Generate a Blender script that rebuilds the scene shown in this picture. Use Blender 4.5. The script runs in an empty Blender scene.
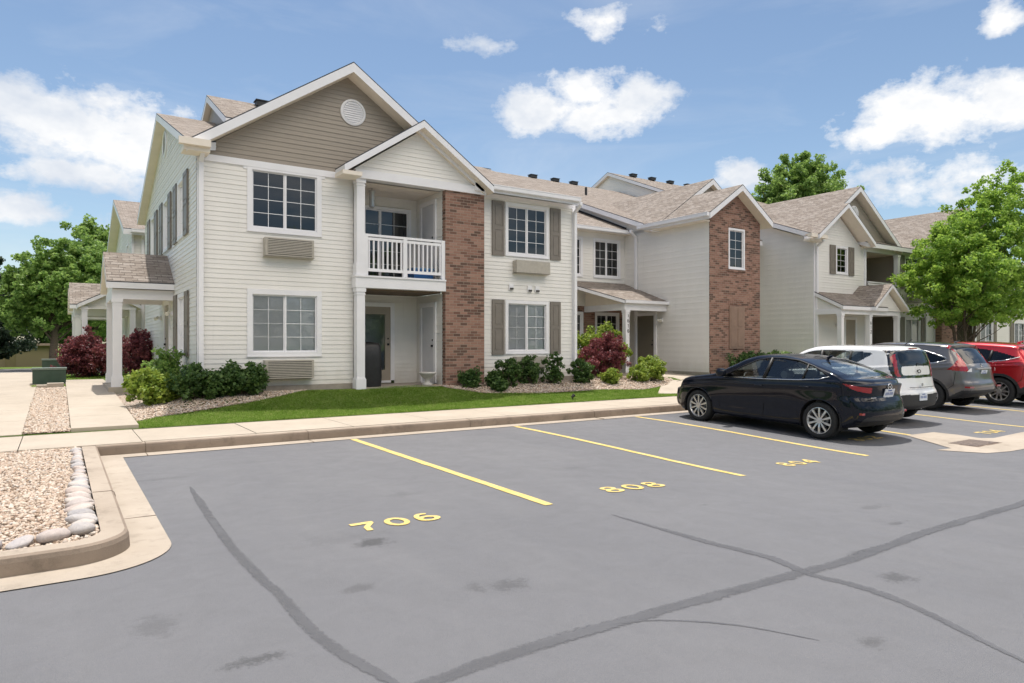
import bpy, bmesh, math, random
import numpy as np
from mathutils import Vector, Matrix

random.seed(7); rng = np.random.default_rng(7)
SC = bpy.context.scene
COL = SC.collection
R = math.radians
# ------------------------------------------------------------ camera
H = 1.58
cam_d = bpy.data.cameras.new('camera'); cam = bpy.data.objects.new('camera', cam_d); COL.objects.link(cam)
cam.location = (0, 0, H); cam.rotation_euler = (R(90), 0, R(-33.6))
cam_d.sensor_width = 36; cam_d.lens = 36*683/1024; cam_d.shift_y = 2.0/1024
cam_d.clip_start = .05; cam_d.clip_end = 3000
SC.camera = cam
SC.render.resolution_x = 1024; SC.render.resolution_y = 683
SC.render.engine = 'CYCLES'
SC.cycles.samples = 192
# ------------------------------------------------------------ light
SUN = Vector((.08, .215, 1.0)).normalized()
SUN_EL = math.asin(SUN.z); SUN_AZ = math.atan2(SUN.x, SUN.y)
SKY_STR = .092; SUN_STR = 3.5; EXPO = .52
sun_d = bpy.data.lights.new('sun', 'SUN'); sun = bpy.data.objects.new('sun', sun_d); COL.objects.link(sun)
sun_d.energy = SUN_STR; sun_d.angle = R(.53); sun_d.color = (1, .95, .88)
sun.rotation_euler = SUN.to_track_quat('Z', 'Y').to_euler(); sun.location = (0, 0, 30)
SC.view_settings.view_transform = 'Standard'; SC.view_settings.look = 'None'
SC.view_settings.exposure = EXPO; SC.view_settings.gamma = 1
SC.view_settings.use_curve_mapping = False

def newmat(name):
    m = bpy.data.materials.new(name); m.use_nodes = True
    nt = m.node_tree; nt.nodes.clear(); return m, nt
class G:
    """tiny node helper"""
    def __init__(s, nt): s.nt = nt; s.n = nt.nodes; s.l = nt.links
    def node(s, typ, **kw):
        n = s.n.new(typ)
        for k, v in kw.items():
            if k.startswith('i_'):
                key = k[2:]; key = int(key) if key.isdigit() else key.replace('_', ' ')
                s.put(n.inputs[key], v)
            else: setattr(n, k, v)
        return n
    def put(s, inp, v):
        if isinstance(v, bpy.types.NodeSocket): s.l.new(v, inp)
        elif isinstance(v, bpy.types.Node): s.l.new(v.outputs[0], inp)
        else:
            if isinstance(v, tuple) and len(v) == 3 and inp.type == 'RGBA': v = v+(1,)
            inp.default_value = v
    def math(s, op, a, b=None, c=None, clamp=False):
        n = s.n.new('ShaderNodeMath'); n.operation = op; n.use_clamp = clamp
        s.put(n.inputs[0], a)
        if b is not None: s.put(n.inputs[1], b)
        if c is not None: s.put(n.inputs[2], c)
        return n.outputs[0]
    def noise(s, vec, scale, detail=4, rough=.55, dist=0):
        n = s.n.new('ShaderNodeTexNoise'); s.put(n.inputs['Vector'], vec)
        n.inputs['Scale'].default_value = scale; n.inputs['Detail'].default_value = detail
        n.inputs['Roughness'].default_value = rough; n.inputs['Distortion'].default_value = dist
        return n.outputs['Fac']
    def ramp(s, fac, stops, interp='LINEAR'):
        n = s.n.new('ShaderNodeValToRGB'); s.put(n.inputs[0], fac); cr = n.color_ramp; cr.interpolation = interp
        while len(cr.elements) < len(stops): cr.elements.new(.5)
        for e, (p, c) in zip(cr.elements, stops):
            e.position = p; e.color = (c, c, c, 1) if isinstance(c, (int, float)) else tuple(c)+(1,)
        return n.outputs[0]
    def mix(s, fac, a, b, mode='MIX'):
        n = s.n.new('ShaderNodeMix'); n.data_type = 'RGBA'; n.blend_type = mode
        s.put(n.inputs[0], fac); s.put(n.inputs[6], a); s.put(n.inputs[7], b); return n.outputs[2]
    def bump(s, h, dist, strength=1.0):
        n = s.n.new('ShaderNodeBump'); s.put(n.inputs['Height'], h); n.inputs['Distance'].default_value = dist
        n.inputs['Strength'].default_value = strength; return n.outputs[0]
    def scalev(s, vec, v):
        n = s.n.new('ShaderNodeVectorMath'); n.operation = 'MULTIPLY'; s.put(n.inputs[0], vec); n.inputs[1].default_value = v
        return n.outputs[0]
    def pbsdf(s, color, rough=.6, metal=0, spec=.5, normal=None, **kw):
        n = s.n.new('ShaderNodeBsdfPrincipled'); s.put(n.inputs['Base Color'], color)
        s.put(n.inputs['Roughness'], rough); n.inputs['Metallic'].default_value = metal
        n.inputs['Specular IOR Level'].default_value = spec
        if normal is not None: s.put(n.inputs['Normal'], normal)
        for k, v in kw.items(): s.put(n.inputs[k.replace('_', ' ')], v)
        return n.outputs[0]
    def out(s, sh):
        o = s.n.new('ShaderNodeOutputMaterial'); s.put(o.inputs[0], sh)
# ------------------------------------------------------------ sky with clouds (directions in azimuth / elevation)
w = bpy.data.worlds.new('World'); SC.world = w; w.use_nodes = True
w.node_tree.nodes.clear(); g = G(w.node_tree)
sky = g.node('ShaderNodeTexSky', sky_type='NISHITA', sun_disc=False, sun_elevation=SUN_EL, sun_rotation=SUN_AZ,
             air_density=1.0, dust_density=.6, ozone_density=1.2, altitude=200)
tc = g.node('ShaderNodeTexCoord')
sep = g.node('ShaderNodeSeparateXYZ', i_0=tc.outputs['Generated'])
az = g.math('ARCTAN2', sep.outputs[0], sep.outputs[1])
el = g.math('ARCSINE', sep.outputs[2])
wob = g.noise(tc.outputs['Generated'], 9, 6, .6); wob2 = g.noise(g.scalev(tc.outputs['Generated'], (1, 1, 1.7)), 23, 5, .65)
def px2ae(px, py):
    a = (px-512)/683; t = R(33.6)
    x = math.sin(t)+a*math.cos(t); y = math.cos(t)-a*math.sin(t); z = (343.5-py)/683
    return math.atan2(x, y), math.atan2(z, math.hypot(x, y))
CL = [(60,128,120,50,1.0),(150,145,75,46,1.0),(10,100,70,35,1.0),(70,170,90,22,.8),(20,208,55,20,.85),
      (545,110,60,34,1.0),(635,100,46,26,1.0),(595,118,75,26,1.0),(580,90,52,26,1.0),(600,20,48,24,.62),(500,45,45,14,.4),
      (930,112,115,38,1.0),(1010,100,90,46,1.0),(870,135,55,22,.8),(1000,18,28,20,.8),(880,170,45,26,.5),
      (745,180,38,24,.9),(900,195,120,38,.42),(1000,180,110,40,.4),(-160,90,140,60,1.0),(-350,160,160,50,.9),(1200,120,150,50,1),(1330,190,200,30,.7),
      (200,232,80,16,.35),(1120,235,200,30,.6)]
tot = None
for px, py, rx, ry, am in CL:
    a0, e0 = px2ae(px, py); a1, _ = px2ae(px+rx, py); _, e1 = px2ae(px, py-ry)
    ra = abs(a1-a0); re = abs(e1-e0)
    da = g.math('DIVIDE', g.math('SUBTRACT', az, a0), ra); de = g.math('DIVIDE', g.math('SUBTRACT', el, e0), re)
    d = g.math('SQRT', g.math('ADD', g.math('MULTIPLY', da, da), g.math('MULTIPLY', de, de)))
    v = g.math('MULTIPLY', g.math('SUBTRACT', 1.25, d), am)
    tot = v if tot is None else g.math('MAXIMUM', tot, v)
for (a0, e0, ra, re) in [(2.6,.75,.7,.30),(-1.7,.8,.5,.25),(3.0,1.1,.9,.4),(-2.5,.75,.7,.30),(1.9,.5,.4,.15),(-.5,1.15,.5,.2),(-3.0,.7,.5,.25)]:  # cloud banks outside the view, added to light the shaded facade
    da = g.math('DIVIDE', g.math('SUBTRACT', az, a0), ra); de = g.math('DIVIDE', g.math('SUBTRACT', el, e0), re)
    d = g.math('SQRT', g.math('ADD', g.math('MULTIPLY', da, da), g.math('MULTIPLY', de, de)))
    tot = g.math('MAXIMUM', tot, g.math('SUBTRACT', 1.2, d))
nz = g.math('ADD', g.math('MULTIPLY', g.math('SUBTRACT', wob, .5), 1.9), g.math('MULTIPLY', g.math('SUBTRACT', wob2, .5), 1.4))
dens = g.math('ADD', tot, nz)
mask = g.ramp(g.math('MULTIPLY', dens, .8), [(.22, 0.0), (.40, .55), (.62, .97)])
wisp = g.noise(g.scalev(tc.outputs['Generated'], (1, 1, 4.5)), 3.1, 6, .6, .6)
haze = g.math('MULTIPLY', g.ramp(wisp, [(.48, 0.0), (.75, .30)]), g.ramp(el, [(0, 1.0), (.9, .15)]))
mask = g.math('MAXIMUM', mask, haze)
shade = g.noise(g.scalev(tc.outputs['Generated'], (1, 1, 1.5)), 6, 5, .6)
ccol = g.mix(g.ramp(shade, [(.38, 0.0), (.6, 1.0)]), (5.0, 5.5, 6.3), (7.8, 7.8, 7.8))
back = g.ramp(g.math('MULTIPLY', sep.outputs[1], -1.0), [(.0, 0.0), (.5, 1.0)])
ccol = g.mix(back, ccol, (29, 26.3, 22.8))     # rear clouds boosted and warmed as unseen fill light for the facade
skyc = g.mix(1.0, sky.outputs[0], (1.04, 1.05, 1.02), 'MULTIPLY')
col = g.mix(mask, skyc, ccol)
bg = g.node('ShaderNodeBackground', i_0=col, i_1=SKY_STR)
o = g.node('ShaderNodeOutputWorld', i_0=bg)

# ------------------------------------------------------------ helpers
ID = lambda p: p
def FR(p): return p                                  # facade frames: local (u, d, z) -> world
def front(Y): return lambda p: (p[0], Y-p[1], p[2])  # u = X, outward = -Y
def left(X): return lambda p: (X-p[1], p[0], p[2])   # u = Y, outward = -X
def right(X): return lambda p: (X+p[1], p[0], p[2])
def wloc(o):
    v = Vector((0, 0, 0))
    while o is not None: v += o.location; o = o.parent
    return v
class MB:
    def __init__(s, T=ID): s.v = []; s.f = []; s.uv = []; s.mi = []; s.T = T
    def face(s, pts, mi=0, uv=None, raw=False):
        pts = [tuple(p) if raw else s.T(p) for p in pts]
        i = len(s.v); s.v += pts; s.f.append(tuple(range(i, i+len(pts)))); s.mi.append(mi)
        if uv is None:
            a, b, c = Vector(pts[0]), Vector(pts[1]), Vector(pts[2]); n = (b-a).cross(c-a)
            ax, ay, azz = abs(n.x), abs(n.y), abs(n.z)
            if azz > max(ax, ay): uv = [(p[0], p[1]) for p in pts]
            elif ay >= ax: uv = [(p[0], p[2]) for p in pts]
            else: uv = [(p[1], p[2]) for p in pts]
        s.uv.append(uv)
    def box(s, x0, x1, y0, y1, z0, z1, mi=0, raw=False):
        c = [(x, y, z) for x in (x0, x1) for y in (y0, y1) for z in (z0, z1)]
        for q in ((0,1,3,2),(4,6,7,5),(0,4,5,1),(2,3,7,6),(0,2,6,4),(1,5,7,3)):
            s.face([c[k] for k in q], mi, raw=raw)
    def bar(s, a, b, wd, th, up=(0, 0, 1), mi=0):
        """rectangular bar from a to b, wd along up-ish, th across (local coords)"""
        a = Vector(s.T(a)); b = Vector(s.T(b)); d = (b-a).normalized(); up = Vector(up)
        sd = d.cross(up).normalized(); u2 = sd.cross(d).normalized()
        c = []
        for p in (a, b):
            for i in (-1, 1):
                for j in (-1, 1): c.append(p+sd*i*th/2+u2*j*wd/2)
        for q in ((0,1,3,2),(4,6,7,5),(0,4,5,1),(2,3,7,6),(0,2,6,4),(1,5,7,3)):
            s.face([tuple(c[k]) for k in q], mi, raw=True)
    def tube(s, pts, r, n=8, mi=0, caps=True, raw=False):
        P = [Vector(p) if raw else Vector(s.T(p)) for p in pts]; rings = []
        rr = r if isinstance(r, (list, tuple)) else [r]*len(P)
        for i, p in enumerate(P):
            d = (P[min(i+1, len(P)-1)]-P[max(i-1, 0)]).normalized()
            ref = Vector((0, 0, 1)) if abs(d.z) < .9 else Vector((1, 0, 0))
            e1 = d.cross(ref).normalized(); e2 = d.cross(e1)
            rings.append([tuple(p+(e1*math.cos(2*math.pi*k/n)+e2*math.sin(2*math.pi*k/n))*rr[i]) for k in range(n)])
        for a, b in zip(rings, rings[1:]):
            for k in range(n):
                s.face([a[k], a[(k+1) % n], b[(k+1) % n], b[k]], mi, raw=True)
        if caps:
            s.face(rings[0][::-1], mi, raw=True); s.face(rings[-1], mi, raw=True)
    def lathe(s, c, prof, n=24, mi=0):
        for (r0, z0), (r1, z1) in zip(prof, prof[1:]):
            for k in range(n):
                a0 = 2*math.pi*k/n; a1 = 2*math.pi*(k+1)/n
                s.face([(c[0]+r0*math.cos(a0), c[1]+r0*math.sin(a0), c[2]+z0), (c[0]+r0*math.cos(a1), c[1]+r0*math.sin(a1), c[2]+z0),
                        (c[0]+r1*math.cos(a1), c[1]+r1*math.sin(a1), c[2]+z1), (c[0]+r1*math.cos(a0), c[1]+r1*math.sin(a0), c[2]+z1)], mi)
    def build(s, name, mats, parent=None, local=False, smooth=False, merge=False):
        if not isinstance(mats, (list, tuple)): mats = [mats]
        v = np.array(s.v, dtype=np.float64)
        if parent is not None and not local: v = v-np.array(wloc(parent))
        me = bpy.data.meshes.new(name); me.from_pydata(v.tolist(), [], s.f); 
        for m in mats: me.materials.append(m)
        me.polygons.foreach_set('material_index', s.mi)
        ul = me.uv_layers.new(name='UVMap'); ul.data.foreach_set('uv', [c for f in s.uv for p in f for c in p])
        if merge or smooth:
            bm = bmesh.new(); bm.from_mesh(me); bmesh.ops.remove_doubles(bm, verts=bm.verts, dist=.0004)
            bmesh.ops.recalc_face_normals(bm, faces=bm.faces); bm.to_mesh(me); bm.free()
        if smooth: me.polygons.foreach_set('use_smooth', [True]*len(me.polygons))
        ob = bpy.data.objects.new(name, me); COL.objects.link(ob)
        if parent is not None: ob.parent = parent
        return ob
def tag(o, label=None, cat=None, group=None, kind=None):
    if label: o['label'] = label
    if cat: o['category'] = cat
    if group: o['group'] = group
    if kind: o['kind'] = kind
    return o
def empty(name, loc, label=None, cat=None, group=None):
    o = bpy.data.objects.new(name, None); COL.objects.link(o); o.location = loc; o.empty_display_size = .3
    return tag(o, label, cat, group)
def npmesh(name, V, F, mats, parent=None, smooth=False, mi=None, col=None):
    """V (n,3), F (m,k) arrays"""
    me = bpy.data.meshes.new(name); n, (m, k) = len(V), F.shape
    me.vertices.add(n); me.vertices.foreach_set('co', np.ascontiguousarray(V, dtype=np.float32).ravel())
    me.loops.add(m*k); me.loops.foreach_set('vertex_index', np.ascontiguousarray(F, dtype=np.int32).ravel())
    me.polygons.add(m); me.polygons.foreach_set('loop_start', np.arange(0, m*k, k, dtype=np.int32))
    try: me.polygons.foreach_set('loop_total', np.full(m, k, dtype=np.int32))
    except Exception: pass
    for mm in (mats if isinstance(mats, (list, tuple)) else [mats]): me.materials.append(mm)
    if mi is not None: me.polygons.foreach_set('material_index', np.asarray(mi, dtype=np.int32))
    if smooth: me.polygons.foreach_set('use_smooth', np.ones(m, dtype=bool))
    if col is not None:
        at = me.attributes.new('tint', 'FLOAT', 'FACE'); at.data.foreach_set('value', np.asarray(col, dtype=np.float32))
    me.update(calc_edges=True); me.validate()
    ob = bpy.data.objects.new(name, me); COL.objects.link(ob)
    if parent is not None: ob.parent = parent
    return ob

# ------------------------------------------------------------ materials
def plain(name, color, rough=.6, metal=0, spec=.5, nscale=None, namt=.12, bump=0, bscale=60, **kw):
    m, nt = newmat(name); g = G(nt); tc = g.node('ShaderNodeTexCoord'); c = color; nrm = None
    if nscale:
        f = g.noise(tc.outputs['Object'], nscale, 5, .6)
        c = g.mix(g.ramp(f, [(.3, 0.), (.7, 1.)]), tuple(x*(1-namt) for x in color), tuple(min(1, x*(1+namt)) for x in color))
    if bump: nrm = g.bump(g.noise(tc.outputs['Object'], bscale, 3), bump)
    g.out(g.pbsdf(c, rough, metal, spec, nrm, **kw)); return m
def siding_mat(name, color, amt=.05):
    m, nt = newmat(name); g = G(nt); tc = g.node('ShaderNodeTexCoord')
    n1 = g.noise(g.scalev(tc.outputs['Object'], (1, 1, .35)), 1.3, 5, .6); n2 = g.noise(g.scalev(tc.outputs['Object'], (8, 8, 60)), 2.5, 3)
    c = g.mix(g.ramp(n1, [(.3, 0.), (.72, 1.)]), tuple(x*(1-amt*1.6) for x in color), color)
    c = g.mix(g.math('MULTIPLY', n2, .12), c, tuple(x*.8 for x in color))
    sz = g.node('ShaderNodeSeparateXYZ', i_0=tc.outputs['Object']); ng = g.noise(g.scalev(tc.outputs['Object'], (1, 1, .5)), 3.5, 5, .7)
    gr_ = g.math('MULTIPLY', g.ramp(g.math('ADD', sz.outputs[2], g.math('MULTIPLY', ng, .9)), [(.45, 1.0), (1.0, 0.0)]), .35)
    c = g.mix(gr_, c, (.42, .36, .27))
    st = g.ramp(g.noise(g.scalev(tc.outputs['Object'], (5, 5, .22)), 2.0, 4, .6), [(.62, 0.), (.78, .22)]); c = g.mix(st, c, tuple(x*.62 for x in color))
    g.out(g.pbsdf(c, .42, 0, .4, g.bump(g.noise(g.scalev(tc.outputs['Object'], (3, 3, 40)), 3, 2), .0015))); return m
M = {}
def uvm(g): return g.node('ShaderNodeUVMap').outputs[0]
M['siding'] = siding_mat('cream_vinyl_siding', (.82, .795, .755))
M['tan_siding'] = siding_mat('taupe_vinyl_siding', (.335, .29, .24))
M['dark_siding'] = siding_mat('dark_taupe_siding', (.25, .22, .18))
M['trim'] = plain('white_trim_paint', (.80, .79, .81), .4, nscale=2.0, namt=.04)
M['soffit'] = plain('cream_soffit', (.80, .72, .62), .5, nscale=3, namt=.05)
M['beige'] = plain('beige_paint', (.43, .38, .32), .45, nscale=3, namt=.06)
M['shutter'] = plain('taupe_shutter', (.20, .175, .15), .45, nscale=5, namt=.08)
M['door_tan'] = plain('tan_door_paint', (.34, .29, .235), .45, nscale=2, namt=.05)
M['door_dark'] = plain('olive_tan_door', (.17, .15, .115), .45, nscale=2, namt=.05)
M['door_grey'] = plain('pale_grey_door', (.62, .62, .65), .4, nscale=2, namt=.04)
M['edge'] = plain('dark_drip_edge', (.035, .04, .05), .5)
M['vent_black'] = plain('black_roof_vent', (.02, .02, .022), .5)
M['ac'] = plain('taupe_air_conditioner_metal', (.42, .385, .33), .45, nscale=12, namt=.08)
M['ac_dark'] = plain('louver_gap', (.06, .055, .05), .6)
M['metal'] = plain('brushed_metal', (.5, .5, .5), .35, metal=1)
M['black'] = plain('black_plastic', (.012, .012, .013), .5, nscale=8, namt=.3)
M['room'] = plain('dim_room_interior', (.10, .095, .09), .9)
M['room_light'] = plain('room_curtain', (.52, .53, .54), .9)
M['blind'] = plain('white_blind_slats', (.86, .86, .86), .6)
M['bark'] = plain('grey_brown_bark', (.12, .09, .065), .9, nscale=14, namt=.35, bump=.02, bscale=18)
M['foundation'] = plain('concrete_foundation', (.33, .29, .245), .85, nscale=6, namt=.15, bump=.004)
M['blue_plastic'] = plain('blue_plastic', (.03, .12, .35), .35)
M['stone_urn'] = plain('pale_stone', (.5, .48, .45), .8, nscale=12, namt=.15)
M['green_box'] = plain('green_utility_paint', (.045, .075, .055), .5, nscale=6, namt=.15)
M['lamp_white'] = plain('frosted_lamp', (.7, .68, .6), .3)
M['number'] = plain('black_numerals', (.015, .015, .015), .4)
def glass_mat(name, tint, alpha_mix, rough=.02):
    m, nt = newmat(name); g = G(nt)
    tr = g.node('ShaderNodeBsdfTransparent', i_0=tint); gl = g.node('ShaderNodeBsdfGlossy', i_0=(1, 1, 1)); gl.inputs['Roughness'].default_value = rough
    fr = g.node('ShaderNodeFresnel'); fr.inputs[0].default_value = 1.5
    f = g.math('ADD', fr.outputs[0], alpha_mix, clamp=True)
    mx = g.node('ShaderNodeMixShader'); g.put(mx.inputs[0], f); g.l.new(tr.outputs[0], mx.inputs[1]); g.l.new(gl.outputs[0], mx.inputs[2])
    g.out(mx.outputs[0]); return m
M['glass_clear'] = glass_mat('clear_window_glass', (.90, .92, .93), .02)
M['glass'] = glass_mat('window_glass', (.60, .64, .68), .03)
M['car_glass'] = glass_mat('car_glass', (.74, .80, .78), .03)
M['dark_glass'] = glass_mat('privacy_glass', (.07, .075, .08), .0)
def brick_mat():
    m, nt = newmat('red_brown_brick'); g = G(nt); uv = uvm(g)
    b = g.node('ShaderNodeTexBrick', i_Vector=uv); b.offset = .5
    b.inputs['Scale'].default_value = 1; b.inputs['Brick Width'].default_value = .205; b.inputs['Row Height'].default_value = .0705
    b.inputs['Mortar Size'].default_value = .0055; b.inputs['Mortar Smooth'].default_value = .1; b.inputs['Bias'].default_value = -.1
    b.inputs['Color1'].default_value = (0, 0, 0, 1); b.inputs['Color2'].default_value = (1, 1, 1, 1); b.inputs['Mortar'].default_value = (.5, .5, .5, 1)
    # second lookup with other bias gives every brick its own tone
    tone = g.ramp(b.outputs[0], [(0, (.075, .045, .04)), (.16, (.15, .075, .06)), (.32, (.28, .15, .115)), (.50, (.37, .215, .165)), (.68, (.24, .125, .10)), (.84, (.33, .185, .145)), (1, (.45, .30, .24))])
    n = g.noise(uv, 45, 4); tone = g.mix(g.math('MULTIPLY', n, .35), tone, (.18, .10, .075))
    big = g.noise(uv, 1.1, 3); tone = g.mix(g.math('MULTIPLY', big, .25), tone, (.38, .26, .19))
    c = g.mix(b.outputs['Fac'], tone, (.34, .275, .22))
    h = g.math('ADD', g.math('SUBTRACT', 1.0, b.outputs['Fac']), g.math('MULTIPLY', n, .25))
    g.out(g.pbsdf(c, .9, 0, .2, g.bump(h, .006))); return m
M['brick'] = brick_mat()
def shingle_mat():
    m, nt = newmat('weathered_shingles'); g = G(nt); uv = uvm(g)
    def br(wd, off, sh):
        b = g.node('ShaderNodeTexBrick'); mp = g.node('ShaderNodeMapping'); g.put(mp.inputs[0], uv); mp.inputs['Location'].default_value = sh
        g.put(b.inputs['Vector'], mp.outputs[0]); b.offset = off; b.offset_frequency = 2
        b.inputs['Scale'].default_value = 1; b.inputs['Brick Width'].default_value = wd; b.inputs['Row Height'].default_value = .142
        b.inputs['Mortar Size'].default_value = .006; b.inputs['Mortar Smooth'].default_value = .3
        b.inputs['Color1'].default_value = (0, 0, 0, 1); b.inputs['Color2'].default_value = (1, 1, 1, 1); b.inputs['Mortar'].default_value = (.3, .3, .3, 1); return b
    b1 = br(.27, .37, (0, 0, 0)); b2 = br(.13, .61, (.07, 0, 0))
    f = g.math('ADD', g.math('MULTIPLY', b1.outputs[0], .6), g.math('MULTIPLY', b2.outputs[0], .4))
    f = g.math('ADD', f, g.math('MULTIPLY', g.math('SUBTRACT', g.noise(uv, 2.2, 4, .7), .5), .5))
    c = g.ramp(f, [(.10, (.23, .195, .168)), (.35, (.285, .247, .215)), (.62, (.335, .295, .262)), (.9, (.39, .35, .315))])
    sv = g.node('ShaderNodeSeparateXYZ', i_0=uv); row = g.math('FRACT', g.math('DIVIDE', sv.outputs[1], .142))
    dash = g.math('MULTIPLY', g.math('LESS_THAN', row, .42), g.ramp(b2.outputs[0], [(.50, 0.), (.54, 1.)]))  # dark dashes paint the shadow marks of the courses into the colour
    c = g.mix(g.math('MULTIPLY', dash, .62), c, (.105, .085, .072))
    c = g.mix(g.math('MULTIPLY', g.noise(uv, 160, 2), .45), c, (.17, .14, .12))
    c = g.mix(g.math('MULTIPLY', b1.outputs['Fac'], .6), c, (.07, .06, .052))
    g.out(g.pbsdf(c, .95, 0, .1, g.bump(g.math('ADD', g.math('MULTIPLY', b2.outputs[0], .5), g.math('SUBTRACT', 1, b1.outputs['Fac'])), .01))); return m
M['shingle'] = shingle_mat()
M['grille'] = plain('window_grille_bars', (.80, .80, .82), .5)
M['screen'] = plain('grey_insect_screen', (.30, .31, .32), .8)
STAINS = [(2.08, 5.13, .17, .13, .95), (2.45, 3.72, .16, .12, .6), (2.25, 3.82, .07, .10, .55), (1.62, 4.22, .14, .08, .5), (.80, 3.55, .16, .06, .85), (.45, 4.3, .14, .22, .4), (4.72, 2.42, .12, .13, .75), (5.35, 4.6, .11, .04, .6), (5.1, 2.86, .2, .05, .85), (3.6, 1.95, .09, .08, .6), (6.3, 3.2, .16, .04, .6), (1.0, 8.9, .4, .1, .35), (1.9, 5.35, .45, .18, .22), (6.8, 3.7, .3, .08, .4), (3.0, 6.6, .25, .12, .3), (5.6, 6.9, .3, .1, .3)]
def asphalt_mat():
    m, nt = newmat('sealed_asphalt'); g = G(nt); tc = g.node('ShaderNodeTexCoord'); P = tc.outputs['Object']
    n1 = g.noise(P, .35, 4, .55); n2 = g.noise(P, 260, 3, .6); n3 = g.noise(P, 3.3, 5, .65, .5); n4 = g.noise(g.scalev(P, (1, .25, 1)), 1.2, 5, .6, .4)
    c = g.mix(g.ramp(n1, [(.32, 0.), (.7, 1.)]), (.124, .125, .136), (.144, .144, .154))
    c = g.mix(g.ramp(n3, [(.42, 0.), (.75, .38)]), c, (.105, .106, .113))
    c = g.mix(g.ramp(n4, [(.48, 0.), (.72, .4)]), c, (.175, .174, .18))
    # scuffed dark patches, bare spots
    n5 = g.noise(g.scalev(P, (1, 1.6, 1)), 1.05, 7, .72, .3); c = g.mix(g.ramp(n5, [(.66, 0.), (.74, .45)]), c, (.075, .076, .084))
    sx = g.node('ShaderNodeSeparateXYZ', i_0=P); wn = g.noise(P, 7, 6, .75); wf = g.noise(P, 38, 4, .7)
    for (bx, by, rx, ry, am) in STAINS:
        ex = g.math('DIVIDE', g.math('SUBTRACT', sx.outputs[0], bx), rx); ey = g.math('DIVIDE', g.math('SUBTRACT', sx.outputs[1], by), ry)
        dd = g.math('SQRT', g.math('ADD', g.math('MULTIPLY', ex, ex), g.math('MULTIPLY', ey, ey)))
        dd = g.math('ADD', dd, g.math('ADD', g.math('MULTIPLY', g.math('SUBTRACT', wn, .5), 3.2), g.math('MULTIPLY', g.math('SUBTRACT', wf, .5), 2.2)))
        c = g.mix(g.math('MULTIPLY', g.ramp(dd, [(.35, 1.0), (1.0, 0.0)]), am), c, (.04, .04, .043))
    n6 = g.noise(P, 1.7, 6, .75); c = g.mix(g.ramp(n6, [(.74, 0.), (.78, .3)]), c, (.21, .208, .205))
    v = g.node('ShaderNodeTexVoronoi'); g.put(v.inputs['Vector'], P); v.inputs['Scale'].default_value = 190
    c = g.mix(g.math('MULTIPLY', g.ramp(n2, [(.35, 0.), (.75, 1.)]), .5), c, (.205, .205, .21))
    c = g.mix(g.ramp(v.outputs['Distance'], [(0.0, .65), (.30, 0.)]), c, (.28, .275, .27))
    h = g.math('ADD', n2, g.math('MULTIPLY', v.outputs['Distance'], .7))
    g.out(g.pbsdf(c, g.ramp(n3, [(.3, .60), (.7, .78)]), 0, .35, g.bump(h, .004, .8))); return m
M['asphalt'] = asphalt_mat()
def seal_mat():
    m, nt = newmat('crack_sealant'); g = G(nt); tc = g.node('ShaderNodeTexCoord'); P = tc.outputs['Object']; su = g.node('ShaderNodeSeparateXYZ', i_0=uvm(g))
    n = g.noise(P, 2.6, 5, .7); n2 = g.noise(P, 150, 3); ne = g.noise(P, 24, 5, .75)
    c = g.ramp(n, [(.35, (.115, .116, .125)), (.64, (.103, .104, .113)), (.82, (.05, .05, .055))])
    c = g.mix(g.math('MULTIPLY', n2, .35), c, (.15, .15, .155)); sh = g.pbsdf(c, .62, 0, .4, g.bump(n2, .003))
    e = g.math('ABSOLUTE', g.math('SUBTRACT', su.outputs[1], .5)); e = g.math('ADD', g.math('MULTIPLY', e, 2), g.math('MULTIPLY', g.math('SUBTRACT', ne, .5), 1.6))
    a = g.math('MULTIPLY', g.ramp(e, [(.55, 1.0), (1.0, 0.0)]), g.ramp(g.noise(P, 1.4, 3), [(.3, .45), (.6, .85)]))
    tr = g.node('ShaderNodeBsdfTransparent'); mx = g.node('ShaderNodeMixShader'); g.put(mx.inputs[0], a); g.l.new(tr.outputs[0], mx.inputs[1]); g.l.new(sh, mx.inputs[2]); g.out(mx.outputs[0]); return m
M['seal'] = seal_mat()
def concrete_mat(name, c0, c1, stain=.3):
    m, nt = newmat(name); g = G(nt); tc = g.node('ShaderNodeTexCoord'); P = tc.outputs['Object']
    n1 = g.noise(P, .8, 5, .6); n2 = g.noise(P, 90, 4, .7); n3 = g.noise(P, 5, 6, .7)
    c = g.mix(g.ramp(n1, [(.3, 0.), (.7, 1.)]), c0, c1)
    c = g.mix(g.ramp(n3, [(.52, 0.), (.8, stain)]), c, tuple(x*.6 for x in c0))
    c = g.mix(g.math('MULTIPLY', n2, .25), c, tuple(x*.65 for x in c0))
    g.out(g.pbsdf(c, .88, 0, .25, g.bump(n2, .003))); return m
M['concrete'] = concrete_mat('warm_sidewalk_concrete', (.40, .345, .28), (.50, .435, .36))
M['gutter'] = concrete_mat('gutter_concrete', (.36, .305, .245), (.48, .415, .345), .7)
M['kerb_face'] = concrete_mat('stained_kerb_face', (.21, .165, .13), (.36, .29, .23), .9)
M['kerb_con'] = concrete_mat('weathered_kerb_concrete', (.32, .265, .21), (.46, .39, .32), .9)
def paint_mat():
    m, nt = newmat('worn_yellow_paint'); g = G(nt); tc = g.node('ShaderNodeTexCoord'); P = tc.outputs['Object']
    n = g.noise(P, 55, 6, .75); n2 = g.noise(P, 4, 4)
    c = g.mix(g.ramp(n2, [(.3, 0.), (.7, 1.)]), (.62, .45, .12), (.72, .56, .22))
    c = g.mix(g.ramp(n, [(.50, 0.), (.66, .85)]), c, (.19, .18, .155)); g.out(g.pbsdf(c, .75, 0, .3, g.bump(n, .002))); return m
M['paint'] = paint_mat()
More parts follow.
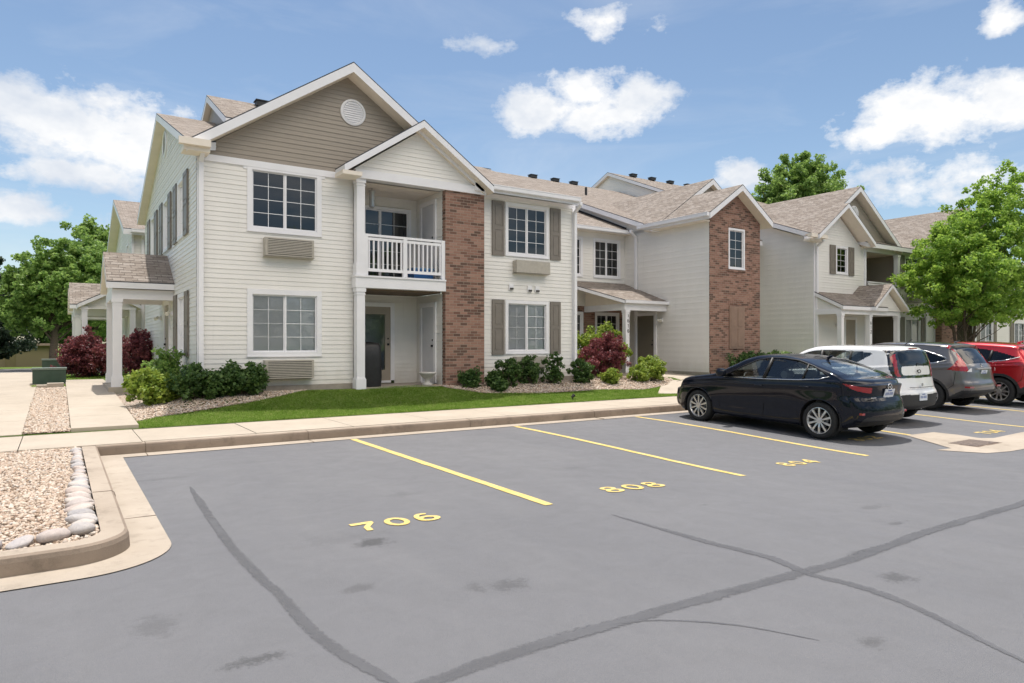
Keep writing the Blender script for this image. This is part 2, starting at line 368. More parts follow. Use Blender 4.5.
M['white_chalk'] = plain('white_paint_speck', (.6, .6, .62), .8, nscale=40, namt=.4)
def grass_mat(name, dark=1.0):
    m, nt = newmat(name); g = G(nt); tc = g.node('ShaderNodeTexCoord'); P = tc.outputs['Object']; ge = g.node('ShaderNodeNewGeometry')
    r = ge.outputs['Random Per Island']; n = g.noise(P, .9, 4)
    f = g.math('ADD', g.math('MULTIPLY', r, .5), g.math('MULTIPLY', g.noise(P, 2.6, 5, .75), .62))
    c = g.ramp(f, [(.2, (.085, .16, .025)), (.45, (.155, .27, .04)), (.65, (.24, .36, .07)), (.85, (.40, .42, .16))])
    d = g.node('ShaderNodeBsdfDiffuse', i_0=c); t = g.node('ShaderNodeBsdfTranslucent', i_0=c)
    mx = g.node('ShaderNodeMixShader', i_0=.35); g.l.new(d.outputs[0], mx.inputs[1]); g.l.new(t.outputs[0], mx.inputs[2]); g.out(mx.outputs[0]); return m
M['blade'] = grass_mat('grass_blades')
def turf_mat():
    m, nt = newmat('lawn_turf'); g = G(nt); tc = g.node('ShaderNodeTexCoord'); P = tc.outputs['Object']
    n = g.noise(P, 1.3, 5, .65); n2 = g.noise(P, 55, 4, .7)
    c = g.mix(g.ramp(n, [(.3, 0.), (.7, 1.)]), (.09, .15, .03), (.16, .22, .055)); c = g.mix(g.ramp(n2, [(.4, 0.), (.75, .6)]), c, (.11, .15, .045))
    g.out(g.pbsdf(c, .95, 0, .1, g.bump(n2, .03))); return m
M['turf'] = turf_mat()
def gravelbase_mat():
    m, nt = newmat('river_gravel_bed'); g = G(nt); tc = g.node('ShaderNodeTexCoord'); P = tc.outputs['Object']
    v = g.node('ShaderNodeTexVoronoi'); g.put(v.inputs['Vector'], P); v.inputs['Scale'].default_value = 30
    sp = g.node('ShaderNodeSeparateColor', i_0=v.outputs['Color'])
    c = g.ramp(sp.outputs[0], [(0, (.30, .22, .17)), (.3, (.50, .38, .29)), (.55, (.60, .50, .42)), (.8, (.45, .36, .28)), (1, (.66, .60, .53))])
    c = g.mix(g.ramp(v.outputs['Distance'], [(.35, 0.), (.75, .8)]), c, (.12, .09, .07))
    g.out(g.pbsdf(c, .85, 0, .3, g.bump(g.math('SUBTRACT', 1, v.outputs['Distance']), .02))); return m
M['gravel_base'] = gravelbase_mat()
def pebble_mat():
    m, nt = newmat('river_pebbles'); g = G(nt); ge = g.node('ShaderNodeNewGeometry'); tc = g.node('ShaderNodeTexCoord')
    c = g.ramp(ge.outputs['Random Per Island'], [(0, (.22, .17, .13)), (.12, (.40, .29, .21)), (.35, (.54, .44, .35)), (.6, (.62, .54, .45)), (.8, (.46, .33, .25)), (.92, (.68, .63, .56)), (1, (.36, .33, .31))])
    c = g.mix(g.math('MULTIPLY', g.noise(tc.outputs['Object'], 70, 3), .3), c, (.40, .30, .23))
    g.out(g.pbsdf(c, .75, 0, .35)); return m
M['pebble'] = pebble_mat()
def cobble_mat():
    m, nt = newmat('rounded_cobbles'); g = G(nt); oi = g.node('ShaderNodeObjectInfo'); tc = g.node('ShaderNodeTexCoord')
    c = g.ramp(oi.outputs['Random'], [(0, (.34, .30, .29)), (.3, (.44, .36, .32)), (.55, (.36, .35, .36)), (.8, (.52, .46, .41)), (1, (.30, .29, .30))])
    n = g.noise(tc.outputs['Object'], 14, 6, .7); c = g.mix(g.ramp(n, [(.4, 0.), (.75, .5)]), c, (.60, .55, .50)); c = g.mix(g.ramp(g.noise(tc.outputs['Object'], 60, 4), [(.55, 0.), (.7, .4)]), c, (.2, .18, .17))
    g.out(g.pbsdf(c, .75, 0, .3, g.bump(n, .01))); return m
M['cobble'] = cobble_mat()
def leaf_mat(name, stops, trans=.4):
    m, nt = newmat(name); g = G(nt); ge = g.node('ShaderNodeNewGeometry'); tc = g.node('ShaderNodeTexCoord')
    f = g.math('ADD', g.math('MULTIPLY', ge.outputs['Random Per Island'], .55), g.math('MULTIPLY', g.noise(tc.outputs['Object'], 1.1, 3), .6))
    c = g.ramp(f, stops)
    p = g.pbsdf(c, .5, 0, .35); t = g.node('ShaderNodeBsdfTranslucent', i_0=g.mix(.5, c, tuple(min(1, x*1.8) for x in stops[-1][1])))
    mx = g.node('ShaderNodeMixShader', i_0=trans); g.l.new(p, mx.inputs[1]); g.l.new(t.outputs[0], mx.inputs[2]); g.out(mx.outputs[0]); return m
M['leaf_lime'] = leaf_mat('bright_maple_leaves', [(.2, (.07, .16, .022)), (.5, (.15, .29, .04)), (.85, (.31, .43, .075))], .5)
M['leaf_mid'] = leaf_mat('mid_green_leaves', [(.2, (.06, .125, .03)), (.5, (.14, .25, .055)), (.85, (.27, .38, .10))], .45)
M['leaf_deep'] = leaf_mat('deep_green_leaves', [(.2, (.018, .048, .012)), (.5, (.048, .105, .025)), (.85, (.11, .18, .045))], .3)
M['leaf_spruce'] = leaf_mat('spruce_needles', [(.2, (.010, .024, .014)), (.5, (.022, .045, .026)), (.85, (.05, .075, .04))], .15)
M['leaf_shrub'] = leaf_mat('lime_shrub_leaves', [(.2, (.07, .13, .015)), (.5, (.16, .25, .03)), (.85, (.30, .36, .06))], .35)
M['leaf_red'] = leaf_mat('maroon_barberry_leaves', [(.2, (.05, .012, .018)), (.5, (.13, .03, .04)), (.85, (.26, .08, .08))], .3)
# ------------------------------------------------------------ ground
def sst(a, b, x):
    t = min(1, max(0, (x-a)/(b-a))); return t*t*(3-2*t)
def zg(X, Y): return -.13*sst(4, 9, X)*math.exp(-((Y-5.3)/3.2)**2)
def Tz(X, Y):
    """lawn and yard height"""
    r = .165+.325*sst(13.0, 15.5, Y)
    l = .165+.032*(min(Y, 22)-12.95)
    b = sst(.9, 2.6, X); z = r*b+l*(1-b)
    if Y > 30: z += (-.75-z)*sst(30, 60, Y)
    return z
def grid_sheet(name, x0, x1, y0, y1, nx, ny, fz, mat, xs=None, ys=None):
    X = np.array(xs) if xs is not None else np.linspace(x0, x1, nx+1); Y = np.array(ys) if ys is not None else np.linspace(y0, y1, ny+1)
    V = np.array([(x, y, fz(x, y)) for y in Y for x in X]); n = len(X)
    F = np.array([(j*n+i, j*n+i+1, (j+1)*n+i+1, (j+1)*n+i) for j in range(len(Y)-1) for i in range(n-1)])
    return npmesh(name, V, F, mat, smooth=True)
m = MB(); m.face([(-900, -900, -1.6), (900, -900, -1.6), (900, 900, -1.6), (-900, 900, -1.6)]); tag(m.build('ground', M['turf']), kind='structure')
xs = list(np.arange(-40, 3, 4.0))+list(np.arange(3, 25, .4))+list(np.arange(25, 81, 4.0))
ys = [-45, -30, -20, -10, -5, -2, 0]+list(np.arange(1, 11.2, .4))+[11.16]
tag(grid_sheet('parking_lot', 0, 0, 0, 0, 0, 0, zg, M['asphalt'], xs, ys), kind='structure')
xs = [-60, -40, -25, -15, -10, -6, -4, -3]+list(np.arange(-2, 4, .25))+list(np.arange(4, 40, .6))+[45, 60, 80]
ys = [12.90]+list(np.arange(13.0, 16.2, .2))+[17, 18, 20, 22, 24, 27, 30, 34, 38, 42, 46, 50, 55, 60, 70, 80, 100, 140]
tag(grid_sheet('lawn', 0, 0, 0, 0, 0, 0, Tz, M['turf'], xs, ys), kind='structure')

# gutter pan, kerb and sidewalk along the parking bays; everything turns round the corner of the gravel island
def arc(cx, cy, r, a0, a1, n): return [(cx+r*math.cos(R(a0+(a1-a0)*i/n)), cy+r*math.sin(R(a0+(a1-a0)*i/n))) for i in range(n+1)]
def island_path(xe, yb, r, top=11.12):
    """outer edge of a strip: comes down x = xe from the sidewalk, rounds the corner, goes off left along y = yb"""
    return [(xe, top), (xe, 9.5), (xe, 8)]+arc(xe-r, yb+r, r, 0, -90, 14)+[(-3, yb), (-8, yb), (-30, yb)]
def ribbon(m, P, Q, z, mi=0, zq=None):
    for i in range(len(P)-1):
        a, b, c, d = P[i], P[i+1], Q[i+1], Q[i]; zz = z if callable(z) else (lambda x, y: z); zzq = zq if zq is not None else zz
        if not callable(zzq): k = zzq; zzq = lambda x, y: k
        m.face([(a[0], a[1], zz(*a)), (b[0], b[1], zz(*b)), (c[0], c[1], zzq(*c)), (d[0], d[1], zzq(*d))], mi)
KX = [i*3.05 for i in range(0, 26)]
m = MB()
xs = [.47]+[x for x in np.arange(1, 60, .6)]
P = [(x, 10.82) for x in xs]; Q = [(x, 11.13) for x in xs]
ribbon(m, P, Q, lambda x, y: zg(x, y)+.008)
Po = island_path(.745, 5.40, .62); Pi = island_path(.46, 5.70, .42)
ribbon(m, Po, Pi, .008, zq=lambda x, y: .012)
tag(m.build('gutter_pan', M['gutter']), kind='structure')
# valley gutter with the storm drain
m = MB()
pts = [(12.1, 5.3), (13.0, 6.45), (13.9, 6.4), (13.95, 6.0), (13.6, 5.72), (14.05, 5.45), (15.2, 5.5), (22, 5.6), (40, 5.6)]
low = [(11.7, 5.35), (12.0, 4.75), (12.5, 4.62), (13.0, 4.6), (13.4, 4.6), (14.1, 4.6), (15.2, 4.6), (22, 4.6), (40, 4.6)]
ribbon(m, low, pts, lambda x, y: zg(x, y)+.006)
tag(m.build('valley_gutter', M['gutter']), kind='structure')
dr = empty('storm_drain', (13.0, 5.35, zg(13, 5.35)), 'dark iron storm drain grate set in the pale concrete gutter', 'storm drain')
m = MB(); m.box(-.45, .45, -.26, .26, .008, .014)
m.build('frame', plain('rusty_iron', (.16, .11, .08), .8, nscale=30, namt=.4), dr, local=True)
m = MB()
for k in range(11): m.box(-.40+k*.077, -.36+k*.077, -.22, .22, .014, .022)
m.build('grate', plain('worn_iron', (.25, .2, .17), .6, nscale=30, namt=.4), dr, local=True)
# kerb with rounded nose
def kerb_strip(m, path_out, path_in, zt=.15, zb=-.02):
    def off(P, Q, t): return [(a[0]+(b[0]-a[0])*t, a[1]+(b[1]-a[1])*t) for a, b in zip(P, Q)]
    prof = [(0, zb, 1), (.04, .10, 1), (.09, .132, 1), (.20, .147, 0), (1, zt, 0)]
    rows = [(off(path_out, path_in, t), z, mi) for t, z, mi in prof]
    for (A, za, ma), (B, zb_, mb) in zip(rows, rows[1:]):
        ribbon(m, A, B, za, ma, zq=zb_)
m = MB()
xs = [.44]+list(np.arange(1.5, 60, 1.5))
kerb_strip(m, [(x, 11.12) for x in xs], [(x, 11.28) for x in xs])
kerb_strip(m, island_path(.47, 5.69, .42, 11.2), island_path(.27, 5.87, .24, 11.2))
for x in (3.4, 6.45, 9.5, 12.55, 15.6, 18.65, 1.05): m.tube([(x, 11.121, .02), (x, 11.128, .10), (x, 11.136, .132), (x, 11.153, .1465), (x, 11.28, .1495)], .0055, 5, 2)
m.tube([(.468, 7.69, .02), (.462, 7.69, .10), (.452, 7.69, .131), (.43, 7.69, .1465), (.275, 7.69, .1495)], .0055, 5, 2)
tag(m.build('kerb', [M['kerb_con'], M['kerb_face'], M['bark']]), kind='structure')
m = MB()
for x in (3.4, 9.5, 15.6, 1.05): m.box(x-.006, x+.006, 10.82, 11.118, .0, .0105)
m.box(.47, .745, 7.0, 7.012, .0, .0125)
tag(m.build('gutter_joint', M['bark']), kind='structure')
# sidewalk slabs
m = MB(); J = .006
xj = [-30, -20, -10, -4, -2.6, -.45, 1.02]+[1.02+1.6*k for k in range(1, 36)]
for a, b in zip(xj, xj[1:]): 
    y0 = 11.285 if a > .3 else 11.2
    m.box(a+J, b-J, y0, 12.95, -.05, .155+.004*rng.random())
tag(m.build('sidewalk', M['concrete']), kind='structure')
def walk(name, x0, x1, y0, y1, step, th=.03):
    m = MB(); y = y0
    while y < y1-.01:
        e = min(y+step, y1); za = Tz((x0+x1)/2, y)+th; zb = Tz((x0+x1)/2, e)+th
        a, b = y+J, e-J
        c = [(x0, a, za), (x1, a, za), (x1, b, zb), (x0, b, zb)]
        m.face(c); 
        for i in range(4):
            p, q = c[i], c[(i+1) % 4]; m.face([p, q, (q[0], q[1], q[2]-.25), (p[0], p[1], p[2]-.25)])
        y = e
    tag(m.build(name, M['concrete']), kind='structure')
walk('side_path', -2.3, -.47, 12.96, 38, 1.7, .012)
walk('porch_path', .17, 1.12, 12.96, 23.9, 1.55, .06)
m = MB()
m.face([(15.6, 12.95, .172), (16.9, 12.95, .172), (17.6, 15.2, Tz(17, 15.2)+.03), (16.2, 15.2, Tz(17, 15.2)+.03)])
m.face([(16.2, 15.2, Tz(17, 15.2)+.03), (17.6, 15.2, Tz(17, 15.2)+.03), (18.0, 19.3, .60), (15.8, 19.3, .60)])
m.face([(13.7, 13.4, Tz(15, 13.4)+.012), (16.0, 12.96, .176), (16.35, 14.6, Tz(17, 14.6)+.033), (15.6, 15.0, Tz(16, 15)+.016)])
tag(m.build('entry_path', M['concrete']), kind='structure')
# low concrete block edging at the end of the strip bed
m = MB(); m.box(-.46, -.2, 21.0, 21.35, .3, .52); m.box(-.24, .12, 21.05, 21.4, .3, .56); tag(m.build('edging_block', M['concrete']), 'pale concrete edging blocks at the far end of the narrow gravel strip', 'edging')

# gravel beds
def bed(name, outline, off, zf, mat):
    bm = bmesh.new(); vs = [bm.verts.new((x, y, 0)) for x, y in outline]; f = bm.faces.new(vs)
    bmesh.ops.triangulate(bm, faces=[f]); bmesh.ops.subdivide_edges(bm, edges=bm.edges, cuts=3, use_grid_fill=True); bmesh.ops.triangulate(bm, faces=bm.faces)
    for v in bm.verts: v.co.z = zf(v.co.x, v.co.y)+off
    me = bpy.data.meshes.new(name); bm.to_mesh(me); bm.free(); me.materials.append(mat)
    o = bpy.data.objects.new(name, me); COL.objects.link(o); tag(o, kind='structure'); return o
isl = [(.25, 11.2), (.25, 8), (.25, 6.5)]+[(x, y) for x, y in arc(.03, 6.11, .24, 0, -90, 6)]+[(-3, 5.88), (-12, 5.88), (-12, 11.2)]
bed('gravel_island', isl, 0, lambda x, y: .125, M['gravel_base'])
strip = [(-.46, 12.97), (.16, 12.97), (.16, 21.3), (-.46, 21.3)]
bed('gravel_strip', strip, .014, Tz, M['gravel_base'])
bedA = [(1.14, 13.6), (1.5, 13.95), (2.4, 14.15), (3.2, 14.45), (4.0, 14.9), (4.6, 15.45), (4.9, 15.8), (2.4, 15.8), (2.4, 18.8), (1.14, 18.8)]
bed('gravel_bed', bedA, .016, Tz, M['gravel_base'])
bedB = [(7.9, 15.9), (8.1, 15.0), (8.7, 14.35), (10.2, 14.1), (12.2, 14.15), (13.7, 13.95), (15.0, 14.3), (15.9, 14.9), (16.2, 15.8), (15.9, 18.5), (12.7, 18.5), (12.7, 15.8)]
bed('gravel_bed', bedB, .016, Tz, M['gravel_base'])
def in_poly(P, x, y):
    c = np.zeros(len(x), bool); j = len(P)-1
    for i in range(len(P)):
        xi, yi = P[i]; xj, yj = P[j]
        c ^= ((yi > y) != (yj > y)) & (x < (xj-xi)*(y-yi)/(yj-yi+1e-12)+xi); j = i
    return c
def rot_rand(n):
    q = rng.normal(size=(n, 4)); q /= np.linalg.norm(q, axis=1)[:, None]; w_, x, y, z = q.T
    return np.stack([np.stack([1-2*(y*y+z*z), 2*(x*y-z*w_), 2*(x*z+y*w_)], 1), np.stack([2*(x*y+z*w_), 1-2*(x*x+z*z), 2*(y*z-x*w_)], 1), np.stack([2*(x*z-y*w_), 2*(y*z+x*w_), 1-2*(x*x+y*y)], 1)], 1)
bm = bmesh.new(); bmesh.ops.create_icosphere(bm, subdivisions=1, radius=1); IV = np.array([v.co[:] for v in bm.verts]); IF = np.array([[v.index for v in f.verts] for f in bm.faces]); bm.free()
def pebbles(name, poly, n, r0, r1, zf, bbox=None):
    xs = [p[0] for p in poly]; ys = [p[1] for p in poly]; bb = bbox or (min(xs), max(xs), min(ys), max(ys))
    x = rng.uniform(bb[0], bb[1], n); y = rng.uniform(bb[2], bb[3], n); k = in_poly(poly, x, y); x, y = x[k], y[k]; n = len(x)
    z = np.array([zf(a, b) for a, b in zip(x, y)])
    s = rng.uniform(r0, r1, (n, 1, 1))*rng.uniform(.6, 1.25, (n, 1, 3))*np.array([1.15, 1, .75]); Rm = rot_rand(n)
    ang = rng.uniform(0, 6.28, n)
    V = IV[None]*s*(1+rng.normal(0, .08, (n, 12, 1))); tilt = Rm; V = np.einsum('nij,nkj->nki', tilt, V); V[:, :, 2] *= .75
    V += np.stack([x, y, z+.004+rng.uniform(0, .014, n)], 1)[:, None]
    F = (IF[None]+12*np.arange(n)[:, None, None]).reshape(-1, 3)
    o = npmesh(name, V.reshape(-1, 3), F, M['pebble'], smooth=False); tag(o, kind='stuff'); o['label'] = 'loose tan and pink river pebbles'; return o
pebbles('gravel', isl, 34000, .011, .023, lambda x, y: .125, (-3.2, .25, 5.88, 11.2))
pebbles('gravel', strip, 9000, .012, .024, lambda x, y: Tz(x, y)+.014)
pebbles('gravel', bedA, 9000, .012, .026, lambda x, y: Tz(x, y)+.016, (1.14, 4.9, 13.5, 15.9))
pebbles('gravel', bedB, 12000, .013, .028, lambda x, y: Tz(x, y)+.016, (7.9, 16.2, 13.9, 16.2))
# cobbles edging the island
bm = bmesh.new(); bmesh.ops.create_icosphere(bm, subdivisions=3, radius=1); CV = np.array([v.co[:] for v in bm.verts]); CF = np.array([[v.index for v in f.verts] for f in bm.faces]); bm.free()
cob = []; y = 10.95
while y > 6.35:
    r = (.045+.045*sst(10.5, 6.5, y))*(.75+.5*rng.random()); cob.append((.25-r*1.0, y-r*.72, r, 0)); y -= r*1.44
cob += [(.15, 6.14, .105, 35), (-.03, 6.02, .115, 65), (-.225, 5.98, .085, 80), (-.40, 5.99, .10, 90), (-.60, 5.98, .09, 90), (-.79, 5.98, .09, 90), (-1.05, 5.99, .13, 90), (-1.32, 5.99, .12, 90), (-1.6, 5.99, .14, 90), (-1.9, 5.99, .12, 90), (-2.15, 5.98, .12, 90)]
from mathutils import noise as mnoise
for i, (cx, cy, r, an) in enumerate(cob):
    sc = np.array([1.15*r*rng.uniform(.85, 1.15), .80*r*rng.uniform(.85, 1.1), .48*r*rng.uniform(.8, 1.2)])
    d = np.array([1+.16*mnoise.noise(Vector(v)*1.3+Vector((i*3.1, 0, 0))) for v in CV])
    o = npmesh('cobble', CV*d[:, None]*sc, CF, M['cobble'], smooth=True)
    o.location = (cx, cy, .145+sc[2]*.45); o.rotation_euler = (rng.uniform(-.2, .2), rng.uniform(-.2, .2), R(an+rng.uniform(-32, 32)))
    ln = cx > .12 and cy > 6.3
    tag(o, 'smooth rounded cobble in the straight line along the kerb back to the sidewalk' if ln else 'larger rounded cobble in the row along the front curve of the gravel island', 'cobble', 'cobbles in the straight line beside the kerb' if ln else 'cobbles along the front of the gravel island')

# painted markings and crack sealing on the asphalt
def stripe(x0, y0, x1, y1, wd, label):
    m = MB(); n = 24; d = Vector((x1-x0, y1-y0)).normalized(); s = Vector((-d.y, d.x))
    A = []; B = []
    for i in range(n+1):
        t = i/n; x = x0+(x1-x0)*t; y = y0+(y1-y0)*t; a = wd/2*(1+.06*rng.normal()); b = wd/2*(1+.06*rng.normal())
        A.append((x+s.x*a, y+s.y*a)); B.append((x-s.x*b, y-s.y*b))
    ribbon(m, A, B, lambda x, y: zg(x, y)+.005)
    tag(m.build('parking_stripe', M['paint']), label, 'parking stripe', 'yellow stripes between the parking bays')
stripe(4.05, 10.82, 4.0, 5.36, .105, 'yellow painted stripe between bays 706 and 808, leftmost of the stripes')
stripe(7.27, 10.82, 7.19, 5.55, .105, 'yellow painted stripe between bays 808 and 804')
stripe(10.42, 10.82, 10.24, 5.65, .105, 'yellow painted stripe beside the black sedan, right of the number 804')
stripe(13.52, 10.82, 13.02, 5.45, .105, 'yellow painted stripe behind the white hatchback ending on the pale concrete patch')
stripe(16.66, 10.82, 16.42, 5.6, .105, 'yellow painted stripe beside the grey crossover running to the right edge')
stripe(19.86, 10.82, 19.8, 5.6, .105, 'yellow painted stripe beside the red crossover')
stripe(23.1, 10.82, 23.0, 5.6, .105, 'yellow painted stripe beyond the red crossover')
GL = {'7': [[(.02,1),(.98,1),(.98,.80),(.62,.40),(.56,0),(.30,0),(.36,.42),(.66,.76),(.02,.76)]],
      '4': [[(.60,1),(.86,1),(.86,0),(.60,0)],[(0,.46),(.6,1),(.6,.72),(.30,.44),(.6,.44),(.6,.22),(0,.22)],[(.86,.44),(1,.44),(1,.22),(.86,.22)]]}
def ringpoly(cx, cy, rx, ry, k=.52, n=22, ky=None):
    ky = ky or k; out = []
    for i in range(n):
        a, b = 2*math.pi*i/n, 2*math.pi*(i+1)/n
        out.append([(cx+rx*math.cos(a), cy+ry*math.sin(a)), (cx+rx*math.cos(b), cy+ry*math.sin(b)), (cx+rx*k*math.cos(b), cy+ry*ky*math.sin(b)), (cx+rx*k*math.cos(a), cy+ry*ky*math.sin(a))])
    return out
def glyph(ch):
    if ch in GL: return GL[ch]
    if ch == '0': return ringpoly(.5, .5, .5, .5, .52, 26, .62)
    if ch == '8': return ringpoly(.5, .74, .42, .27, .46)+ringpoly(.5, .28, .5, .29, .46)
    if ch == '6':
        o = ringpoly(.5, .32, .5, .32, .48); n = 12
        for i in range(n):
            a, b = R(60+(135-60)*0+ (180-60)*i/n), R(60+(180-60)*(i+1)/n)
            f = lambda t, k: (.5+.5*k*math.cos(t) if k == 1 else .5+.5*.52*math.cos(t), .5+.5*math.sin(t) if k == 1 else .5+.5*.66*math.sin(t))
            o.append([f(a, 1), f(b, 1), f(b, 0), f(a, 0)])
        o.append([(0, .5), (.24, .5), (.24, .3), (0, .3)]); return o
    if ch == '2': return [[(0,.0),(1,.0),(1,.22),(0,.22)],[(0,.22),(.3,.22),(1,.62),(.7,.7)],[(.7,.6),(1,.6),(1,.8),(.7,.86)],[(.1,1),(.9,1),(1,.8),(.7,.78),(0,.78)]]
    if ch == '1': return [[(.38,0),(.64,0),(.64,1),(.38,1)],[(.38,1),(.38,.76),(.18,.70),(.18,.84)]]
    return []
def painted_number(txt, x, y, wd, ht, skew, label, z=.0055):
    root = empty('painted_number', (x+wd/2, y, zg(x, y)), label, 'painted number'); ch = (wd-.06*(len(txt)-1)*1.2)/len(txt)
    for i, c in enumerate(txt):
        m = MB()
        for poly in glyph(c):
            pts = []
            for (u, v) in poly:
                X = x+i*(ch+.07)+u*ch; Y = y+v*ht+skew*(X-x); pts.append((X, Y, zg(X, Y)+z+i*.0001))
            m.face(pts)
            z += .00002
        m.build('digit', M['paint'], root)
painted_number('706', 2.10, 5.46, .80, .28, 0, 'leftmost yellow stencilled bay number, reading seven oh six, with a dark stain below it')
painted_number('808', 4.90, 5.46, .86, .27, .0, 'yellow stencilled bay number in the middle bay, between two long stripes')
painted_number('804', 8.42, 5.74, .72, .27, -.05, 'yellow stencilled bay number 804 left of the black sedan')
painted_number('802', 11.55, 6.5, .76, .27, .0, 'yellow stencilled bay number in the shadow behind the black sedan')
painted_number('704', 14.55, 5.72, .76, .27, .0, 'worn yellow bay number above the pale concrete patch')
def crack(pts, wd, seed):
    r = random.Random(seed); P = []
    for i in range(len(pts)-1):
        n = max(2, int(math.dist(pts[i], pts[i+1])/.12))
        for k in range(n):
            t = k/n; p0 = pts[max(i-1, 0)]; p1 = pts[i]; p2 = pts[i+1]; p3 = pts[min(i+2, len(pts)-1)]
            c = [.5*((2*p1[a])+(-p0[a]+p2[a])*t+(2*p0[a]-5*p1[a]+4*p2[a]-p3[a])*t*t+(-p0[a]+3*p1[a]-3*p2[a]+p3[a])*t**3) for a in (0, 1)]
            P.append(c)
    P.append(list(pts[-1])); A = []; B = []
    for i, p in enumerate(P):
        q = P[min(i+1, len(P)-1)]; o_ = P[max(i-1, 0)]; d = Vector((q[0]-o_[0], q[1]-o_[1])).normalized(); s = Vector((-d.y, d.x))
        e = min(1, (i+.5)/8, (len(P)-i-.5)/8)**.7
        a = wd/2*(1+.35*mnoise.noise(Vector((i*.35, seed, 0)))+.06*r.uniform(-1, 1))*e; b = wd/2*(1+.35*mnoise.noise(Vector((i*.35, seed+9, 0)))+.06*r.uniform(-1, 1))*e
        a *= 1.05; b *= 1.05; A.append((p[0]+s.x*a, p[1]+s.y*a)); B.append((p[0]-s.x*b, p[1]-s.y*b))
    m = MB(); ribbon(m, A, B, lambda x, y: zg(x, y)+.003+seed*.0001); m.uv = [[(i*.1, 0), (i*.1+.1, 0), (i*.1+.1, 1), (i*.1, 1)] for i in range(len(m.f))]
    tag(m.build('sealed_crack', M['seal']), kind='structure')
crack([(1.21, 8.23), (1.16, 7.01), (1.12, 5.6), (1.14, 4.77), (1.16, 4.28), (1.17, 3.6), (1.29, 2.96), (1.33, 2.3)], .085, 1)
crack([(.7, 2.84), (1.44, 2.86), (1.98, 2.9), (2.8, 2.88), (3.29, 2.86), (4.25, 2.82), (4.83, 2.8), (6.43, 2.91), (8.33, 2.96), (12, 3.1)], .12, 2)
crack([(4.26, 4.75), (4.3, 3.74), (4.37, 3.14), (4.29, 2.77), (4.34, 2.38), (4.23, 1.96), (4.09, 1.65), (3.95, 1.3)], .10, 3)
crack([(2.5, 2.90), (2.75, 2.84), (2.95, 2.71), (3.18, 2.48), (3.37, 2.12)], .045, 4)
def blotch(x, y, rx, ry, seed, mat, n=34):
    r = random.Random(seed); m = MB(); pts = []
    for i in range(n):
        a = 2*math.pi*i/n; k = 1+.5*mnoise.noise(Vector((math.cos(a)*1.6, math.sin(a)*1.6, seed)))+.12*r.uniform(-1, 1)
        X, Y = x+rx*k*math.cos(a), y+ry*k*math.sin(a); pts.append((X, Y, zg(X, Y)+.0035))
    c = (x, y, zg(x, y)+.0035)
    for i in range(n): m.face([c, pts[i], pts[(i+1) % n]])
    tag(m.build('asphalt_stain', mat), kind='structure')

# ------------------------------------------------------------ building parts
def siding(m, poly, holes, mi=0, d0=0.0, h=.102, lip=.0105):
    """lap siding courses over a convex outline (u, z) with rectangular openings"""
    zs = [p[1] for p in poly]; z0, z1 = min(zs), max(zs)
    br = sorted(set([round(z0+k*h, 4) for k in range(int((z1-z0)/h)+1)]+[z1]+[round(p[1], 4) for p in poly]+[a for hh in holes for a in (hh[2], hh[3]) if z0 < a < z1]))
    def span(z):
        xs = []
        for (a, b) in zip(poly, poly[1:]+poly[:1]):
            if (a[1]-z)*(b[1]-z) <= 0 and abs(a[1]-b[1]) > 1e-9: xs.append(a[0]+(b[0]-a[0])*(z-a[1])/(b[1]-a[1]))
        return (min(xs), max(xs)) if xs else None
    for a, b in zip(br, br[1:]):
        if b-a < .002: continue
        sa, sb = span(a+1e-5), span(b-1e-5)
        if not sa or not sb: continue
        k = math.floor((a-z0)/h+1e-4); ca = z0+k*h; l = lip*(1.25 if k % 2 else .9)
        da = d0+l*(1-(a-ca)/h); db = d0+l*(1-(b-ca)/h)
        segs = [(-1e9, 1e9)]
        for (u0, u1, h0, h1) in holes:
            if h0 < (a+b)/2 < h1:
                segs = [s for (p, q) in segs for s in ((p, min(q, u0)), (max(p, u1), q)) if s[1] > s[0]]
        for p, q in segs:
            a0, a1, b0, b1 = max(p, sa[0]), min(q, sa[1]), max(p, sb[0]), min(q, sb[1])
            if a1-a0 < .002 and b1-b0 < .002: continue
            m.face([(a0, da, a), (a1, da, a), (b1, db, b), (b0, db, b)], mi)
            if abs(a-ca) < .003: m.face([(a0, d0-.002, a), (a1, d0-.002, a), (a1, da, a), (a0, da, a)], mi)
def flat(m, poly, holes, mi=0, d=0.0, depth=.10):
    zs = sorted(set([p[1] for p in poly]+[a for hh in holes for a in (hh[2], hh[3])]))
    def span(z):
        xs = []
        for (a, b) in zip(poly, poly[1:]+poly[:1]):
            if (a[1]-z)*(b[1]-z) <= 0 and abs(a[1]-b[1]) > 1e-9: xs.append(a[0]+(b[0]-a[0])*(z-a[1])/(b[1]-a[1]))
        return (min(xs), max(xs)) if xs else None
    for a, b in zip(zs, zs[1:]):
        sa, sb = span(a+1e-5), span(b-1e-5)
        if not sa or not sb: continue
        segs = [(-1e9, 1e9)]
        for (u0, u1, h0, h1) in holes:
            if h0 < (a+b)/2 < h1: segs = [s for (p, q) in segs for s in ((p, min(q, u0)), (max(p, u1), q)) if s[1] > s[0]]
        for p, q in segs:
            m.face([(max(p, sa[0]), d, a), (min(q, sa[1]), d, a), (min(q, sb[1]), d, b), (max(p, sb[0]), d, b)], mi)
    for (u0, u1, h0, h1) in holes:
        for e in (((u0, h0), (u1, h0)), ((u1, h0), (u1, h1)), ((u1, h1), (u0, h1)), ((u0, h1), (u0, h0))):
            (a, b), (c, dd) = e; m.face([(a, d, b), (c, d, dd), (c, d-depth, dd), (a, d-depth, b)], mi)
